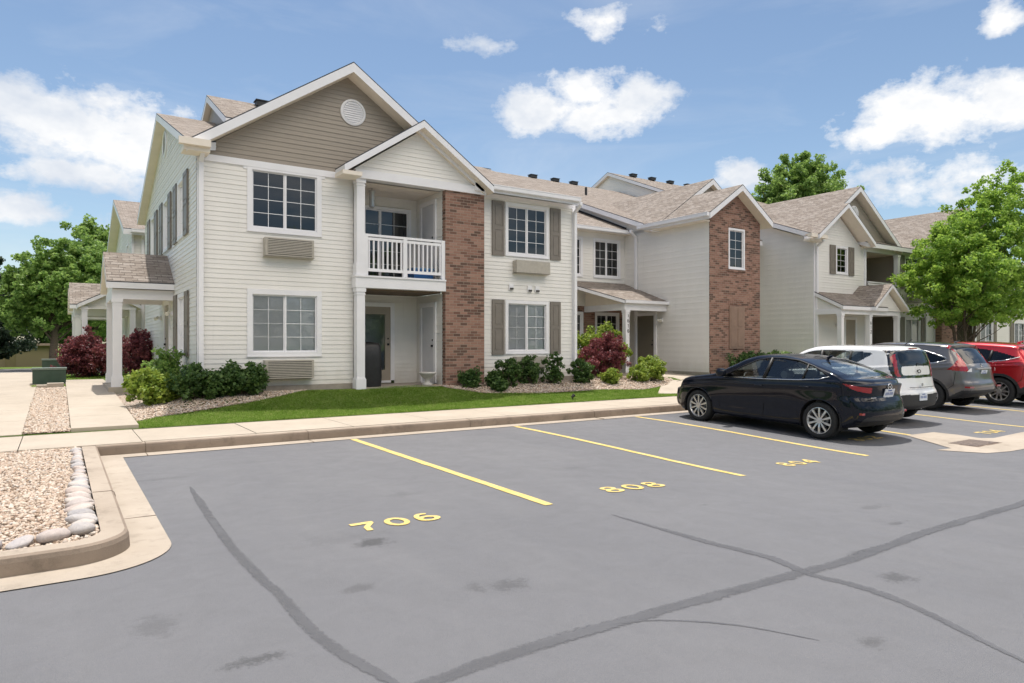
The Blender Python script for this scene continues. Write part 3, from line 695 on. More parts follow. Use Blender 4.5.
def roof_plane(m, pts, eave_dir, th=.20, mi=(0, 1, 2), drip=.028, soffit=True):
    """slab under a roof plane: shingles on top, white boards round it and a dark shingle edge"""
    P = [Vector(p) for p in pts]; e = Vector(eave_dir).normalized()
    n = (P[1]-P[0]).cross(P[2]-P[0]).normalized(); s = n.cross(e).normalized()
    m.face([tuple(p) for p in P], mi[0], [(p.dot(e), p.dot(s)) for p in P], raw=True)
    for a, b in zip(P, P[1:]+P[:1]):
        dn = Vector((0, 0, -1)); out = Vector((b.y-a.y, a.x-b.x, 0)); 
        m.face([tuple(a), tuple(b), tuple(b+dn*drip), tuple(a+dn*drip)], mi[2], raw=True)
        m.face([tuple(a+dn*drip), tuple(b+dn*drip), tuple(b+dn*th), tuple(a+dn*th)], mi[1], raw=True)
    if soffit: m.face([tuple(p-Vector((0, 0, th))) for p in P][::-1], mi[3] if len(mi) > 3 else mi[1], raw=True)
RM = None
def roofs(name, planes, parent, th=.20):
    m = MB()
    for pts, ed in planes: roof_plane(m, pts, ed, th, (0, 1, 2, 3))
    return m.build(name, [M['shingle'], M['trim'], M['edge'], M['soffit']], parent)
def gable(xc, hw, ze, zr, y0, y1):          # ridge along Y
    return [([(xc-hw, y0, ze), (xc, y0, zr), (xc, y1, zr), (xc-hw, y1, ze)], (0, 1, 0)), ([(xc+hw, y1, ze), (xc, y1, zr), (xc, y0, zr), (xc+hw, y0, ze)], (0, 1, 0))]
def gable_x(yc, hw, ze, zr, x0, x1):        # ridge along X
    return [([(x1, yc-hw, ze), (x1, yc, zr), (x0, yc, zr), (x0, yc-hw, ze)], (1, 0, 0)), ([(x0, yc+hw, ze), (x0, yc, zr), (x1, yc, zr), (x1, yc+hw, ze)], (1, 0, 0))]
def rake_boards(m, T, pts, wd, th, d, mi=0):
    """raking trim boards in facade frame: pts [(u,z)...]"""
    for (a, b) in zip(pts, pts[1:]):
        c = Vector((b[0]-a[0], b[1]-a[1])).normalized(); nrm = Vector((c.y, -c.x)) if c.x < 0 else Vector((c.y, -c.x))
        q = [(a[0], a[1]), (b[0], b[1]), (b[0], b[1]-wd), (a[0], a[1]-wd)]
        f = [(u, d, z) for u, z in q]; bk = [(u, d-th, z) for u, z in q]
        m.face(f, mi); m.face(bk[::-1], mi)
        for i in range(4): m.face([f[i], f[(i+1) % 4], bk[(i+1) % 4], bk[i]], mi)
def window(parent, T, u0, u1, z0, z1, grid=(2, 4), slider=True, blinds=None, casing=.11, shut=None, d=0.0, room='room', name='window', half=None, seed=0):
    """u0..z1 is the outside of the casing"""
    m = MB(T); c = casing; i0, i1, j0, j1 = u0+c, u1-c, z0+c, z1-c; D = .028
    for (a, b, e, f) in ((u0, u1, j1, z1), (u0, u1, z0, j0), (u0, i0, j0, j1), (i1, u1, j0, j1)): m.box(a, b, d-.06, d+D, e, f)
    m.box(u0-.01, u1+.01, d+D, d+D+.012, z0+.0, z0+.03)
    wnd = m.build(name, M['trim'], parent)
    s = MB(T); f = .032; um = (i0+i1)/2
    lights = [(i0, um, -.035), (um, i1, -.015)] if slider else [(i0, i1, -.02)]
    for (a, b, dd) in lights:
        for q in ((a, b, j1-f, j1), (a, b, j0, j0+f), (a, a+f, j0+f, j1-f), (b-f, b, j0+f, j1-f)): s.box(q[0], q[1], d+dd-.02, d+dd, q[2], q[3])
    s.build('sash', M['trim'], wnd)
    if grid:
        gr = MB(T)
        for (a, b, dd) in lights:
            for k in range(1, grid[0]): x = a+f+(b-a-2*f)*k/grid[0]; gr.box(x-.0065, x+.0065, d+dd-.0145, d+dd-.0125, j0+f, j1-f)
            for k in range(1, grid[1]): z = j0+f+(j1-j0-2*f)*k/grid[1]; gr.box(a+f, b-f, d+dd-.0143, d+dd-.0127, z-.0065, z+.0065)
        gr.build('grille', M['grille'], wnd)
    p = MB(T)
    for (a, b, dd) in lights: p.face([(a+f, d+dd-.0155, j0+f), (b-f, d+dd-.0155, j0+f), (b-f, d+dd-.0155, j1-f), (a+f, d+dd-.0155, j1-f)])
    p.build('pane', M['glass_clear' if blinds else 'glass'], wnd)
    if slider and blinds:
        (a, b, dd) = lights[0]; sc = MB(T); n = 30
        for k in range(n): x = a+f+(b-a-2*f)*(k+.5)/n; sc.box(x-.0028, x+.0028, d+dd-.008, d+dd-.006, j0+f, j1-f)
        sc.build('insect_screen', M['screen'], wnd)
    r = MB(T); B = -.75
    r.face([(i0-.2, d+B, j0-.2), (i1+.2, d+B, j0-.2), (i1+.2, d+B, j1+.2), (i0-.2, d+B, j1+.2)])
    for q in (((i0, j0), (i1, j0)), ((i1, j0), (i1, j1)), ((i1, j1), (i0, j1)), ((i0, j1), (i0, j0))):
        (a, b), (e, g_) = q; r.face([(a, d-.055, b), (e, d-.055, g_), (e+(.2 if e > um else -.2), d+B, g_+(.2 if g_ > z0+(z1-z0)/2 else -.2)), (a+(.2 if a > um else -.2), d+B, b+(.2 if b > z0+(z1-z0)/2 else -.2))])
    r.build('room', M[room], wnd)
    if blinds:
        b = MB(T)
        for (a, e, frac) in blinds:
            za = j1-.02; zb = j1-(j1-j0)*frac; b.box(a, e, d-.10, d-.065, za-.04, za); z = za-.045
            while z > zb: b.face([(a, d-.078, z), (e, d-.078, z), (e, d-.070, z-.0235), (a, d-.070, z-.0235)]); z -= .025
            b.box(a, e, d-.095, d-.07, zb-.02, zb)
        b.build('blind', M['blind'], wnd)
    if shut:
        for (a, e) in shut:
            h = MB(T); h.box(a, e, d+.012, d+.04, z0-.01, z1); zm = z0+(z1-z0)*.5
            for (x0, x1, q0, q1) in ((a, e, z1-.10, z1), (a, e, z0-.01, z0+.09), (a, e, zm-.045, zm+.045), (a, a+.07, z0, z1), (e-.07, e, z0, z1)): h.box(x0, x1, d+.04, d+(.052 if x1-x0 < .1 else .0507), q0, q1)
            for q0, q1 in ((z0+.13, zm-.085), (zm+.085, z1-.14)): h.box(a+.10, e-.10, d+.04, d+.049, q0, q1)
            h.build('shutter', M['shutter'], parent)
    return wnd
def ac_unit(parent, T, u0, u1, z0, z1, d=.0, plain_front=False):
    m = MB(T); m.box(u0, u1, d, d+.22, z0, z1)
    m.face([(u0-.015, d+.005, z0-.03), (u1+.015, d+.005, z0-.03), (u1+.015, d+.24, z0-.01), (u0-.015, d+.24, z0-.01)])
    a = m.build('air_conditioner', M['ac'], parent)
    if not plain_front:
        g_ = MB(T); n = 9; g_.box(u0+.06, u1-.05, d+.218, d+.222, z0+.03, z1-.03, 1)
        for k in range(n): z = z0+.045+k*(z1-z0-.09)/(n-.3); g_.box(u0+.05, u1-.04, d+.22, d+.236, z, z+.022)
        g_.build('grille', [M['ac'], M['ac_dark']], a)
    return a
def gutter(parent, T, u0, u1, z, d, ends=True):
    m = MB(T); m.box(u0, u1, d, d+.02, z-.12, z); m.box(u0, u1, d+.02, d+.11, z-.115, z-.10); m.box(u0, u1, d+.095, d+.115, z-.10, z+.005)
    m.box(u0, u1, d+.11, d+.125, z-.012, z+.008)
    if ends: m.box(u0-.005, u0, d, d+.12, z-.115, z); m.box(u1, u1+.005, d, d+.12, z-.115, z)
    return m.build('gutter', M['trim'], parent)
def downspout(parent, T, u, z0, z1, d, kick=True):
    m = MB(T); m.box(u-.045, u+.045, d+.01, d+.09, z0+.12, z1-.25)
    m.bar((u, d+.05, z1-.26), (u, d+.32, z1-.06), .07, .08); m.box(u-.045, u+.045, d+.25, d+.34, z1-.10, z1)
    if kick: m.bar((u, d+.05, z0+.13), (u, d+.25, z0+.02), .07, .08)
    return m.build('downspout', M['trim'], parent)
def door(parent, T, u0, u1, z0, z1, mat, d=0, lite=False, knob=1, trim='trim'):
    m = MB(T); c = .11
    for q in ((u0-c, u0, z0, z1+c), (u1, u1+c, z0, z1+c), (u0, u1, z1, z1+c)): m.box(q[0], q[1], d-.02, d+.035, q[2], q[3])
    m.box(u0, u1, d-.02, d+.05, z0-.06, z0)
    fr = m.build('door_frame', M[trim], parent)
    l = MB(T)
    if lite:
        for q in ((u0, u0+.15, z0, z1), (u1-.15, u1, z0, z1), (u0+.15, u1-.15, z1-.2, z1), (u0+.15, u1-.15, z0, z0+.28)): l.box(q[0], q[1], d-.03, d+.012, q[2], q[3])
    else:
        l.box(u0+.002, u1-.002, d-.03, d+.012, z0, z1-.002)
    lf = l.build('door', M[mat], parent)
    if lite:
        b = MB(T); b.face([(u0, d-.4, z0), (u1, d-.4, z0), (u1, d-.4, z1), (u0, d-.4, z1)]); b.build('curtain', M['room_light'], lf)
        p = MB(T); p.face([(u0+.15, d-.01, z0+.28), (u1-.15, d-.01, z0+.28), (u1-.15, d-.01, z1-.2), (u0+.15, d-.01, z1-.2)]); p.build('pane', M['glass'], lf)
    k = MB(T); ku = u1-.07 if knob > 0 else u0+.07
    k.box(ku-.02, ku+.02, d+.012, d+.06, z0+.93, z0+.985); k.box(ku-.018, ku+.018, d+.012, d+.03, z0+1.09, z0+1.13); k.build('handle', M['black'], lf)
    return lf
def column(parent, x, y, z0, z1, w_=.20, base=True):
    m = MB(); h = w_/2; m.box(x-h, x+h, y-h, y+h, z0, z1)
    for (g_, a, b) in ((.022, z0, z0+.26), (.012, z0+.26, z0+.29), (.02, z1-.10, z1), (.010, z1-.17, z1-.14)): m.box(x-h-g_, x+h+g_, y-h-g_, y+h+g_, a, b)
    return m.build('column', M['trim'], parent)
def vent_disc(parent, T, u, z, r, d=.0):
    m = MB(T); n = 32
    for (a, b, da, db) in ((r, r*.86, .03, .045), (r*.86, r*.80, .045, .025)):
        for k in range(n):
            t0, t1 = 2*math.pi*k/n, 2*math.pi*(k+1)/n
            m.face([(u+a*math.cos(t0), d+da, z+a*math.sin(t0)), (u+a*math.cos(t1), d+da, z+a*math.sin(t1)), (u+b*math.cos(t1), d+db, z+b*math.sin(t1)), (u+b*math.cos(t0), d+db, z+b*math.sin(t0))])
            if a == r: m.face([(u+a*math.cos(t0), d, z+a*math.sin(t0)), (u+a*math.cos(t1), d, z+a*math.sin(t1)), (u+a*math.cos(t1), d+da, z+a*math.sin(t1)), (u+a*math.cos(t0), d+da, z+a*math.sin(t0))])
    m.face([(u+r*.8*math.cos(2*math.pi*k/n), d+.02, z+r*.8*math.sin(2*math.pi*k/n)) for k in range(n)])
    for k in range(-4, 5):
        zz = k*r*.17; hw = math.sqrt(max(0, (r*.78)**2-zz*zz)); m.face([(u-hw, d+.022, z+zz+r*.06), (u+hw, d+.022, z+zz+r*.06), (u+hw, d+.04, z+zz-r*.06), (u-hw, d+.04, z+zz-r*.06)])
    return m.build('gable_vent', M['trim'], parent)
def railing(parent, u0, u1, Y, z0, posts):
    m = MB(); m.box(u0, u1, Y-.035, Y+.035, z0+.93, z0+.985); m.box(u0, u1, Y-.022, Y+.022, z0+.80*1.05, z0+.905); m.box(u0, u1, Y-.025, Y+.025, z0+.10, z0+.17)
    for p in posts: m.box(p-.05, p+.05, Y-.045, Y+.045, z0, z0+.985)
    n = int((u1-u0)/.118)
    for k in range(1, n):
        x = u0+(u1-u0)*k/n
        if all(abs(x-p) > .07 for p in posts): m.box(x-.018, x+.018, Y-.018, Y+.018, z0+.16, z0+.85)
    return m.build('railing', M['trim'], parent)
def wall_light(parent, T, u, z, d=0.0):
    m = MB(T); m.box(u-.06, u+.06, d, d+.03, z-.06, z+.06); m.box(u-.02, u+.02, d+.03, d+.10, z-.02, z+.02)
    b = m.build('wall_light', M['trim'], parent)
    m = MB(T)
    for s in (-.09, .09): m.tube([(u+s*.4, d+.09, z+.02), (u+s, d+.15, z-.03)], [.035, .05], 10)
    m.build('lamp', M['lamp_white'], b)
def numerals(parent, txt, Xc, Y, ztop, w_=.085, h=.13, gap=.045):
    m = MB(front(Y)); 
    for i, c in enumerate(txt):
        z0 = ztop-(i+1)*h-i*gap
        for poly in glyph(c): m.face([(Xc-w_/2+u*w_, .004, z0+v*h) for u, v in poly])
    m.build('house_number', M['number'], parent)
def roof_vent(parent, x, y, z):
    m = MB(); m.box(x-.2, x+.2, y-.14, y+.14, z-.05, z+.11); m.box(x-.23, x+.23, y-.17, y+.17, z+.10, z+.125); m.build('roof_vent', M['vent_black'], parent)

ZE, ZR, YR, YB = 5.75, 7.78, 20.6, 25.95
SL = (ZR-ZE)/(YR-15.25)
bA = empty('apartment_building', (2.43, 15.66, .5), 'two-storey cream sided apartment building with taupe gable, balcony and brick panels, nearest of the row', 'apartment building')
# --- front wall, section with the big taupe gable
F = front(15.66)
def hole(u0, u1, z0, z1, c=.10): return (u0+c, u1-c, z0+c, z1-c)
m = MB(F)
wA = [(3.44, 5.09, 1.28, 2.78), (3.44, 5.09, 4.04, 5.52)]
siding(m, [(2.53, .64), (5.86, .64), (5.86, 5.47), (2.53, 5.47)], [hole(*q) for q in wA], 0)
m.build('wall', M['siding'], bA); m = MB(F)
siding(m, [(9.33, .64), (12.56, .64), (12.56, 5.62), (9.33, 5.62)], [hole(10.18, 11.65, 1.29, 2.77), hole(10.18, 11.65, 3.98, 5.45)], 0)
m.build('wall', M['siding'], bA)
m = MB(F)
siding(m, [(2.35, 5.60), (9.1, 5.60), (5.72, 7.90)], [], 0, .0)
m.build('gable_wall', M['tan_siding'], bA)
m = MB(F)
def trims(parent, T, L):
    for nm, q in L: mm = MB(T); mm.box(*q); mm.build(nm, M['trim'], parent)
trims(bA, F, [('frieze_board', (2.53, 5.86, .0, .035, 5.46, 5.60)), ('corner_trim', (2.43, 2.56, -.08, .036, .64, 5.62)), ('head_trim', (3.36, 5.17, 0, .02, 5.40, 5.47)), ('corner_trim', (12.50, 12.62, -.08, .03, .64, 5.62)), ('corner_trim', (9.33, 9.42, 0, .026, .64, 5.62)), ('frieze_board', (9.42, 12.6, -.02, .028, 5.50, 5.62))])
for (a, b, c, d_), bl in zip(wA, ([(3.57, 4.25, .97), (4.27, 4.96, .97)], [])):
    window(bA, F, a, b, c, d_, blinds=bl or None, room='room_light' if bl else 'room')
window(bA, F, 10.18, 11.65, 1.29, 2.77, blinds=[(10.28, 10.9, .97), (10.93, 11.54, .97)], room='room_light', casing=.09, shut=[(9.74, 10.13), (11.70, 12.06)])
window(bA, F, 10.18, 11.65, 3.98, 5.45, casing=.09, shut=[(9.74, 10.13), (11.70, 12.06)])
ac_unit(bA, F, 3.78, 4.85, 3.52, 3.92); ac_unit(bA, F, 3.78, 4.85, .80, 1.21)
ac_unit(bA, F, 10.42, 11.55, 3.53, 3.86, plain_front=True); ac_unit(bA, F, 10.42, 11.5, .92, 1.22, plain_front=True)
for u, z in ((10.36, 3.13), (10.98, 3.10), (11.24, 3.10)):
    m = MB(F); m.box(u-.07, u+.07, .012, .04, z-.09, z+.09); m.box(u-.05, u+.05, .04, .075, z-.07, z-.02, 1); m.build('wall_vent', [M['trim'], M['ac_dark']], bA)
vent_disc(bA, F, 5.85, 7.08, .31)
# --- balcony bay: beam, post, brick pier, alcoves
m = MB(front(15.36)); flat(m, [(8.18, .45), (9.33, .45), (9.33, 5.50), (8.18, 5.50)], [])
m.T = ID; m.face([(8.18, 15.36, .45), (8.18, 15.56, .45), (8.18, 15.56, 5.5), (8.18, 15.36, 5.5)]); m.face([(9.33, 15.36, .45), (9.33, 15.66, .45), (9.33, 15.66, 5.5), (9.33, 15.36, 5.5)]); m.face([(8.18, 15.56, .45), (8.3, 15.56, .45), (8.3, 15.56, 5.5), (8.18, 15.56, 5.5)])
m.build('brick_pier', M['brick'], bA)
m = MB(front(15.36)); siding(m, [(5.75, 5.66), (9.1, 5.66), (7.42, 6.80)], [], 0, .0); m.build('small_gable_wall', M['siding'], bA)
m = MB(); m.box(5.78, 9.36, 15.30, 15.66, 5.47, 5.67); m.build('gable_beam', M['trim'], bA); m = MB(); m.box(5.80, 8.18, 15.34, 15.62, 2.90, 3.15); m.box(5.78, 8.18, 15.31, 15.62, 3.15, 3.19)
m.build('balcony_beam', M['trim'], bA)
column(bA, 5.94, 15.47, .48, 2.90, .20); column(bA, 5.94, 15.47, 3.19, 5.47, .20)
railing(bA, 6.04, 8.17, 15.42, 3.20, [7.08, 6.07, 8.13])
m = MB(front(17.0)); siding(m, [(5.86, .52), (8.17, .52), (8.17, 2.85), (5.86, 2.85)], [(6.38, 7.50, .5, 2.62)]); siding(m, [(5.86, 3.2), (8.17, 3.2), (8.17, 5.47), (5.86, 5.47)], [(6.2, 8.0, 3.15, 5.22)])
m.T = left(8.17); siding(m, [(15.5, .52), (17.0, .52), (17.0, 2.85), (15.5, 2.85)], []); siding(m, [(15.5, 3.2), (17.0, 3.2), (17.0, 5.47), (15.5, 5.47)], [])
m.T = right(5.95); siding(m, [(15.5, .52), (17.0, .52), (17.0, 2.85), (15.5, 2.85)], []); siding(m, [(15.5, 3.2), (17.0, 3.2), (17.0, 5.47), (15.5, 5.47)], [])
m.build('alcove_wall', M['siding'], bA)
m = MB(); m.box(5.96, 8.16, 15.58, 17.0, 3.02, 3.17); m.build('balcony_floor', M['foundation'], bA)
m = MB(); m.box(5.96, 8.16, 15.6, 17.0, 2.86, 3.01); m.build('deck_underside', plain('brown_deck_boards', (.14, .10, .07), .8, nscale=9), bA)
m = MB(); m.box(5.96, 8.16, 15.58, 17.0, 5.47, 5.5); m.build('alcove_ceiling', M['soffit'], bA)
m = MB(); m.box(5.8, 8.2, 15.35, 17.0, .3, .52); m.build('patio_slab', M['foundation'], bA)
door(bA, front(16.98), 6.50, 7.38, .60, 2.55, 'door_tan', lite=True)
window(bA, front(16.98), 6.22, 7.98, 3.22, 5.20, grid=(2, 5), casing=.08, name='patio_door')
for z0 in (.56, 3.24): door(bA, left(8.155), 15.93, 16.62, z0, z0+1.98, 'door_grey', knob=-1)
# --- side and rear shell
m = MB(left(2.43))
gl = [(18.87, 17.25)]
wl = [(17.30, 18.33), (19.95, 21.02), (22.98, 24.05)]
hs = [hole(a, b, 4.05, 5.48, .08) for a, b in wl]+[hole(17.15, 18.25, 1.30, 2.76, .08), (19.72, 20.70, .55, 2.7)]
siding(m, [(15.66, .64), (25.9, .64), (25.9, 5.62), (15.66, 5.62)], hs); siding(m, [(15.66, 5.62), (25.9, 5.62), (20.6, 7.62)], [])
m.build('side_wall', M['siding'], bA)
for (a, b), sh in zip(wl, ([(16.68, 17.25), (18.38, 18.92)], [(19.41, 19.90), (21.10, 21.70)], [(22.30, 22.93), (24.15, 24.85)])):
    window(bA, left(2.43), a, b, 4.05, 5.48, slider=False, grid=(2, 4), casing=.09, shut=sh)
window(bA, left(2.43), 17.15, 18.25, 1.30, 2.76, slider=False, grid=(2, 4), casing=.09, shut=[(16.60, 17.08), (18.32, 18.85)], blinds=[(17.25, 18.15, .6)])
vent_disc(bA, left(2.43), 20.7, 7.0, .36)
door(bA, left(2.43), 19.8, 20.62, .60, 2.6, 'door_tan'); wall_light(bA, left(2.43), 19.3, 2.35); wall_light(bA, left(2.43), 21.6, 2.3)
for q in ((2.36, 2.43, 15.66, 25.9, .42, .64), (2.43, 5.9, 15.63, 15.66, .40, .64), (9.33, 12.60, 15.63, 15.66, .40, .64), (18.04, 18.1, 15.3, 19.4, .35, .62), (12.6, 18.07, 19.38, 19.42, .4, .62), (24.37, 24.42, 15.6, 19.4, .35, .62), (20.7, 24.4, 19.37, 19.43, .35, .62)):
    m = MB(); m.box(*q); m.build('foundation', M['foundation'], bA)
# recessed entry between the wings
m = MB(front(19.4))
rw = [(16.49, 17.83, 4.02, 5.49), (14.5, 15.98, 4.02, 5.49)]
siding(m, [(12.6, 2.95), (18.07, 2.95), (18.07, 5.85), (12.6, 5.85)], [hole(*q, .08) for q in rw])
m.build('recess_wall', M['siding'], bA); m = MB(right(12.6)); siding(m, [(15.7, .6), (19.4, .6), (19.4, 5.85), (15.7, 5.85)], [])
m.build('recess_wall', M['siding'], bA); m = MB(left(18.07)); siding(m, [(15.32, .62), (19.4, .62), (19.4, 5.80), (15.32, 5.80)], [(17.82, 18.68, .5, 2.6)])
m.build('recess_wall', M['siding'], bA); m = MB(right(20.72)); siding(m, [(15.32, .6), (19.4, .6), (19.4, 5.80), (15.32, 5.80)], [])
m.build('recess_wall', M['siding'], bA); m = MB(front(19.4)); siding(m, [(20.72, .6), (24.35, .6), (24.35, 5.80), (20.72, 5.80)], [])
m.build('recess_wall', M['siding'], bA)
m = MB(front(19.4)); rl = [(16.58, 17.77, 1.3, 2.74), (14.6, 16.01, 1.3, 2.74)]
flat(m, [(12.6, .45), (18.05, .45), (18.05, 2.95), (12.6, 2.95)], [hole(*q, .07) for q in rl]); m.build('entry_brick_wall', M['brick'], bA)
for q in rw: window(bA, front(19.4), *q, casing=.09)
for q in rl: window(bA, front(19.4), *q, casing=.09)
door(bA, left(18.05), 17.82, 18.68, .58, 2.60, 'door_dark', knob=-1); wall_light(bA, left(18.05), 17.45, 2.42)
# entry porch: a shed roof from the back wall out to two posts
en = []
roofs('porch_roof', [([(16.0, 17.15, 3.07), (18.06, 17.15, 3.07), (18.06, 19.38, 3.85), (15.0, 19.38, 3.85), (15.0, 18.9, 3.69)], (1, 0, 0))], bA, .13)
m = MB(); m.box(16.05, 18.06, 17.22, 17.36, 2.72, 2.94); m.box(16.05, 16.2, 17.36, 19.38, 2.72, 2.94); m.build('porch_beam', M['trim'], bA)
m = MB(left(16.08)); flat(m, [(17.3, 2.93), (19.36, 2.93), (19.36, 3.68)], []); m.build('porch_gable', M['soffit'], bA)
m = MB(); m.box(15.98, 18.06, 17.08, 17.16, 2.96, 3.06); m.build('gutter', M['trim'], bA)
column(bA, 16.17, 17.3, .42, 2.74, .17); numerals(bA, '1614'[:2]+'16', 16.20, 17.3-.089, 2.60)
m = MB(); m.box(15.6, 18.06, 16.9, 19.4, .3, .585); m.build('porch_slab', M['foundation'], bA)
# brick wing front
m = MB(front(15.3)); flat(m, [(18.07, .45), (20.72, .45), (20.72, 5.8), (19.40, 6.75), (18.07, 5.8)], [hole(19.02, 19.88, 4.12, 5.53, .06)])
m.T = ID; m.face([(18.07, 15.3, .45), (18.07, 15.33, .45), (18.07, 15.33, 5.8), (18.07, 15.3, 5.8)])
m.build('brick_wing_wall', M['brick'], bA)
window(bA, front(15.3), 19.02, 19.88, 4.12, 5.53, slider=False, grid=(2, 4), casing=.065, d=-.02)
m = MB(front(15.3)); m.box(19.04, 19.83, .0, .035, 1.40, 2.86); 
for q in ((19.1, 19.40, 1.47, 2.1), (19.47, 19.77, 1.47, 2.1), (19.1, 19.40, 2.17, 2.8), (19.47, 19.77, 2.17, 2.8)): m.box(q[0], q[1], .035, .045, q[2], q[3])
m.build('blind_window_panel', plain('brown_taupe_panel', (.26, .17, .125), .5, nscale=4), bA)
m = MB(front(15.3)); 
for k in range(9): m.box(19.03+k*.095, 19.03+k*.095+.085, .0, .012, 2.90, 3.08)
for k in range(9): m.box(19.0+k*.1, 19.0+k*.1+.088, .0, .012, 5.57, 5.75)
m.box(18.98, 19.92, 0, .03, 4.04, 4.11)
m.build('brick_lintel', M['brick'], bA)
# --- roofs
def zf(y): return ZE+SL*(y-15.25)
roofs('main_roof', [
    ([(9.0, 15.25, ZE), (12.42, 15.25, ZE), (12.42, YR, ZR), (9.0, YR, ZR)], (1, 0, 0)),
    ([(2.2, 15.25, ZE), (2.3, 15.25, ZE), (9.01, YR, ZR), (2.2, YR, ZR)], (1, 0, 0)),
    ([(12.8, YB, ZE), (12.8, YR, ZR), (2.2, YR, ZR), (2.2, YB, ZE)], (1, 0, 0))], bA, .2)
roofs('rear_roof', [([(17.7, 17.6, 5.79), (24.0, 17.6, 5.79), (29, 30, 10.5), (17.7, 30, 10.5)], (1, 0, 0)), ([(29, 42, 5.8), (29, 30, 10.5), (17.7, 30, 10.5), (17.7, 42, 5.8)], (1, 0, 0))], bA, .2)
m = MB(left(18.07)); siding(m, [(17.9, 5.72), (30, 5.72), (30, 10.25)], [], 0, 0); siding(m, [(30, 5.72), (42, 5.72), (30, 10.25)], [], 0, 0); siding(m, [(19.4, .6), (42, .6), (42, 5.72), (19.4, 5.72)], []); m.build('upper_side_wall', M['siding'], bA)
m = MB(right(12.62)); siding(m, [(15.7, 5.62), (25.5, 5.62), (20.6, 7.5)], []); m.build('upper_end_wall', M['siding'], bA)
m = MB(); m.tube([(18.03, 19.3, 5.97), (18.03, 23.8, 7.78)], .035, 6); m.build('flashing', M['edge'], bA)
roofs('recess_roof', [([(12.6, 19.0, 5.83), (18.05, 19.0, 5.83), (18.05, 23.9, 7.79), (12.6, 23.9, 7.79)], (1, 0, 0)), ([(18.05, 29, 5.8), (18.05, 23.9, 7.79), (12.6, 23.9, 7.79), (12.6, 29, 5.8)], (1, 0, 0))], bA, .12)
m = MB(); m.box(17.7, 18.07, 15.3, 18.0, 5.64, 5.69); m.box(12.6, 18.07, 19.0, 19.4, 5.68, 5.71); m.build('soffit_panel', M['soffit'], bA)
gutter(bA, front(18.98), 12.65, 17.75, 5.80, 0)
gutter(bA, front(15.25), 9.3, 12.42, 5.74, 0)
gutter(bA, left(17.67), 14.98, 18.2, 5.86, 0)
downspout(bA, front(15.66), 2.50, .5, 5.66, .03); downspout(bA, front(15.66), 12.56, .5, 5.66, .03); downspout(bA, left(18.07), 18.72, .5, 5.80, .02)
roofs('front_gable_roof', [([(2.17, 15.25, 5.74), (5.72, 15.25, 8.13), (5.72, 22, 8.13), (5.2, YR, 7.80)], (0, 1, 0)), ([(9.27, 22, 5.74), (5.72, 22, 8.13), (5.72, 15.25, 8.13), (9.27, 15.25, 5.74)], (0, 1, 0))], bA, .24)
roofs('small_gable_roof', gable(7.42, 2.0, 5.68, 7.03, 15.02, 18.4), bA, .19)
m = MB(); m.box(2.12, 2.62, 15.22, 15.66, 5.53, 5.62); m.box(2.02, 2.62, 15.12, 15.24, 5.62, 5.76); m.build('eave_return', M['soffit'], bA); m = MB(); m.box(5.36, 5.82, 14.97, 15.5, 5.43, 5.52); m.build('eave_return', M['soffit'], bA)
0 and roofs('side_gable_overhang', [([(2.2, 25.95, ZE+.01), (2.2, YR, ZR+.01), (2.6, YR, ZR+.01), (2.6, 25.95, ZE+.01)], (1, 0, 0)), ([(2.6, 15.25, ZE+.008), (2.6, YR, ZR+.01), (2.2, YR, ZR+.01), (2.2, 15.25, ZE+.008)], (1, 0, 0))], bA, .25)
# raised ridge pieces that show over the roof
roofs('ridge_dormer_roof', gable_x(YR, 2.6, 7.2, 8.52, 3.45, 6.2), bA, .2)
m = MB(left(3.6)); flat(m, [(18.5, 7.15), (22.7, 7.15), (YR, 8.30)], []); m.build('dormer_wall', M['tan_siding'], bA)
roofs('rear_gable_roof', gable_x(30.8, 6.2, 9.2, 11.8, 27.3, 40), bA, .2)
m = MB(left(27.5)); siding(m, [(24.8, 7.6), (36.8, 7.6), (36.8, 9.0), (30.8, 11.58), (24.8, 9.0)], []); m.build('rear_gable_wall', M['siding'], bA)
m = MB(); m.box(27.6, 39.5, 26, 36, 3, 9.0); m.build('rear_wall', M['siding'], bA)
for x in (21.2, 22.7, 24.0): roof_vent(bA, x, 29.9, 10.5)
for x in (29.2, 30.8, 32.4, 34.0): roof_vent(bA, x, 30.6, 11.78)
roof_vent(bA, 4.9, YR-.3, 8.4)
m = MB(); m.tube([(20.9, 25.1, 8.5), (20.9, 25.1, 9.0)], .06, 10); m.build('vent_pipe', M['vent_black'], bA)
# wing roofs
roofs('wing_roof', [([(17.68, 17.1, 5.89), (20.4, 17.1, 7.75), (20.4, 22.9, 7.78), (17.68, 18.0, 5.92)], (0, 1, 0)), ([(23.12, 18.0, 5.92), (20.4, 22.9, 7.78), (20.4, 17.1, 7.75), (23.12, 17.1, 5.89)], (0, 1, 0))], bA, .22)
m = MB(front(17.3)); siding(m, [(18.0, 5.9), (22.9, 5.9), (20.4, 7.5)], []); m.build('wing_gable_wall', M['tan_siding'], bA)
roofs('brick_gable_roof', gable(19.33, 1.64, 5.88, 6.98, 14.95, 17.3), bA, .22)
roofs('link_roof', [([(20.75, 19.0, 5.80), (24.35, 19.0, 5.80), (24.35, 21.5, 6.8), (20.75, 21.5, 6.8)], (1, 0, 0))], bA, .15)

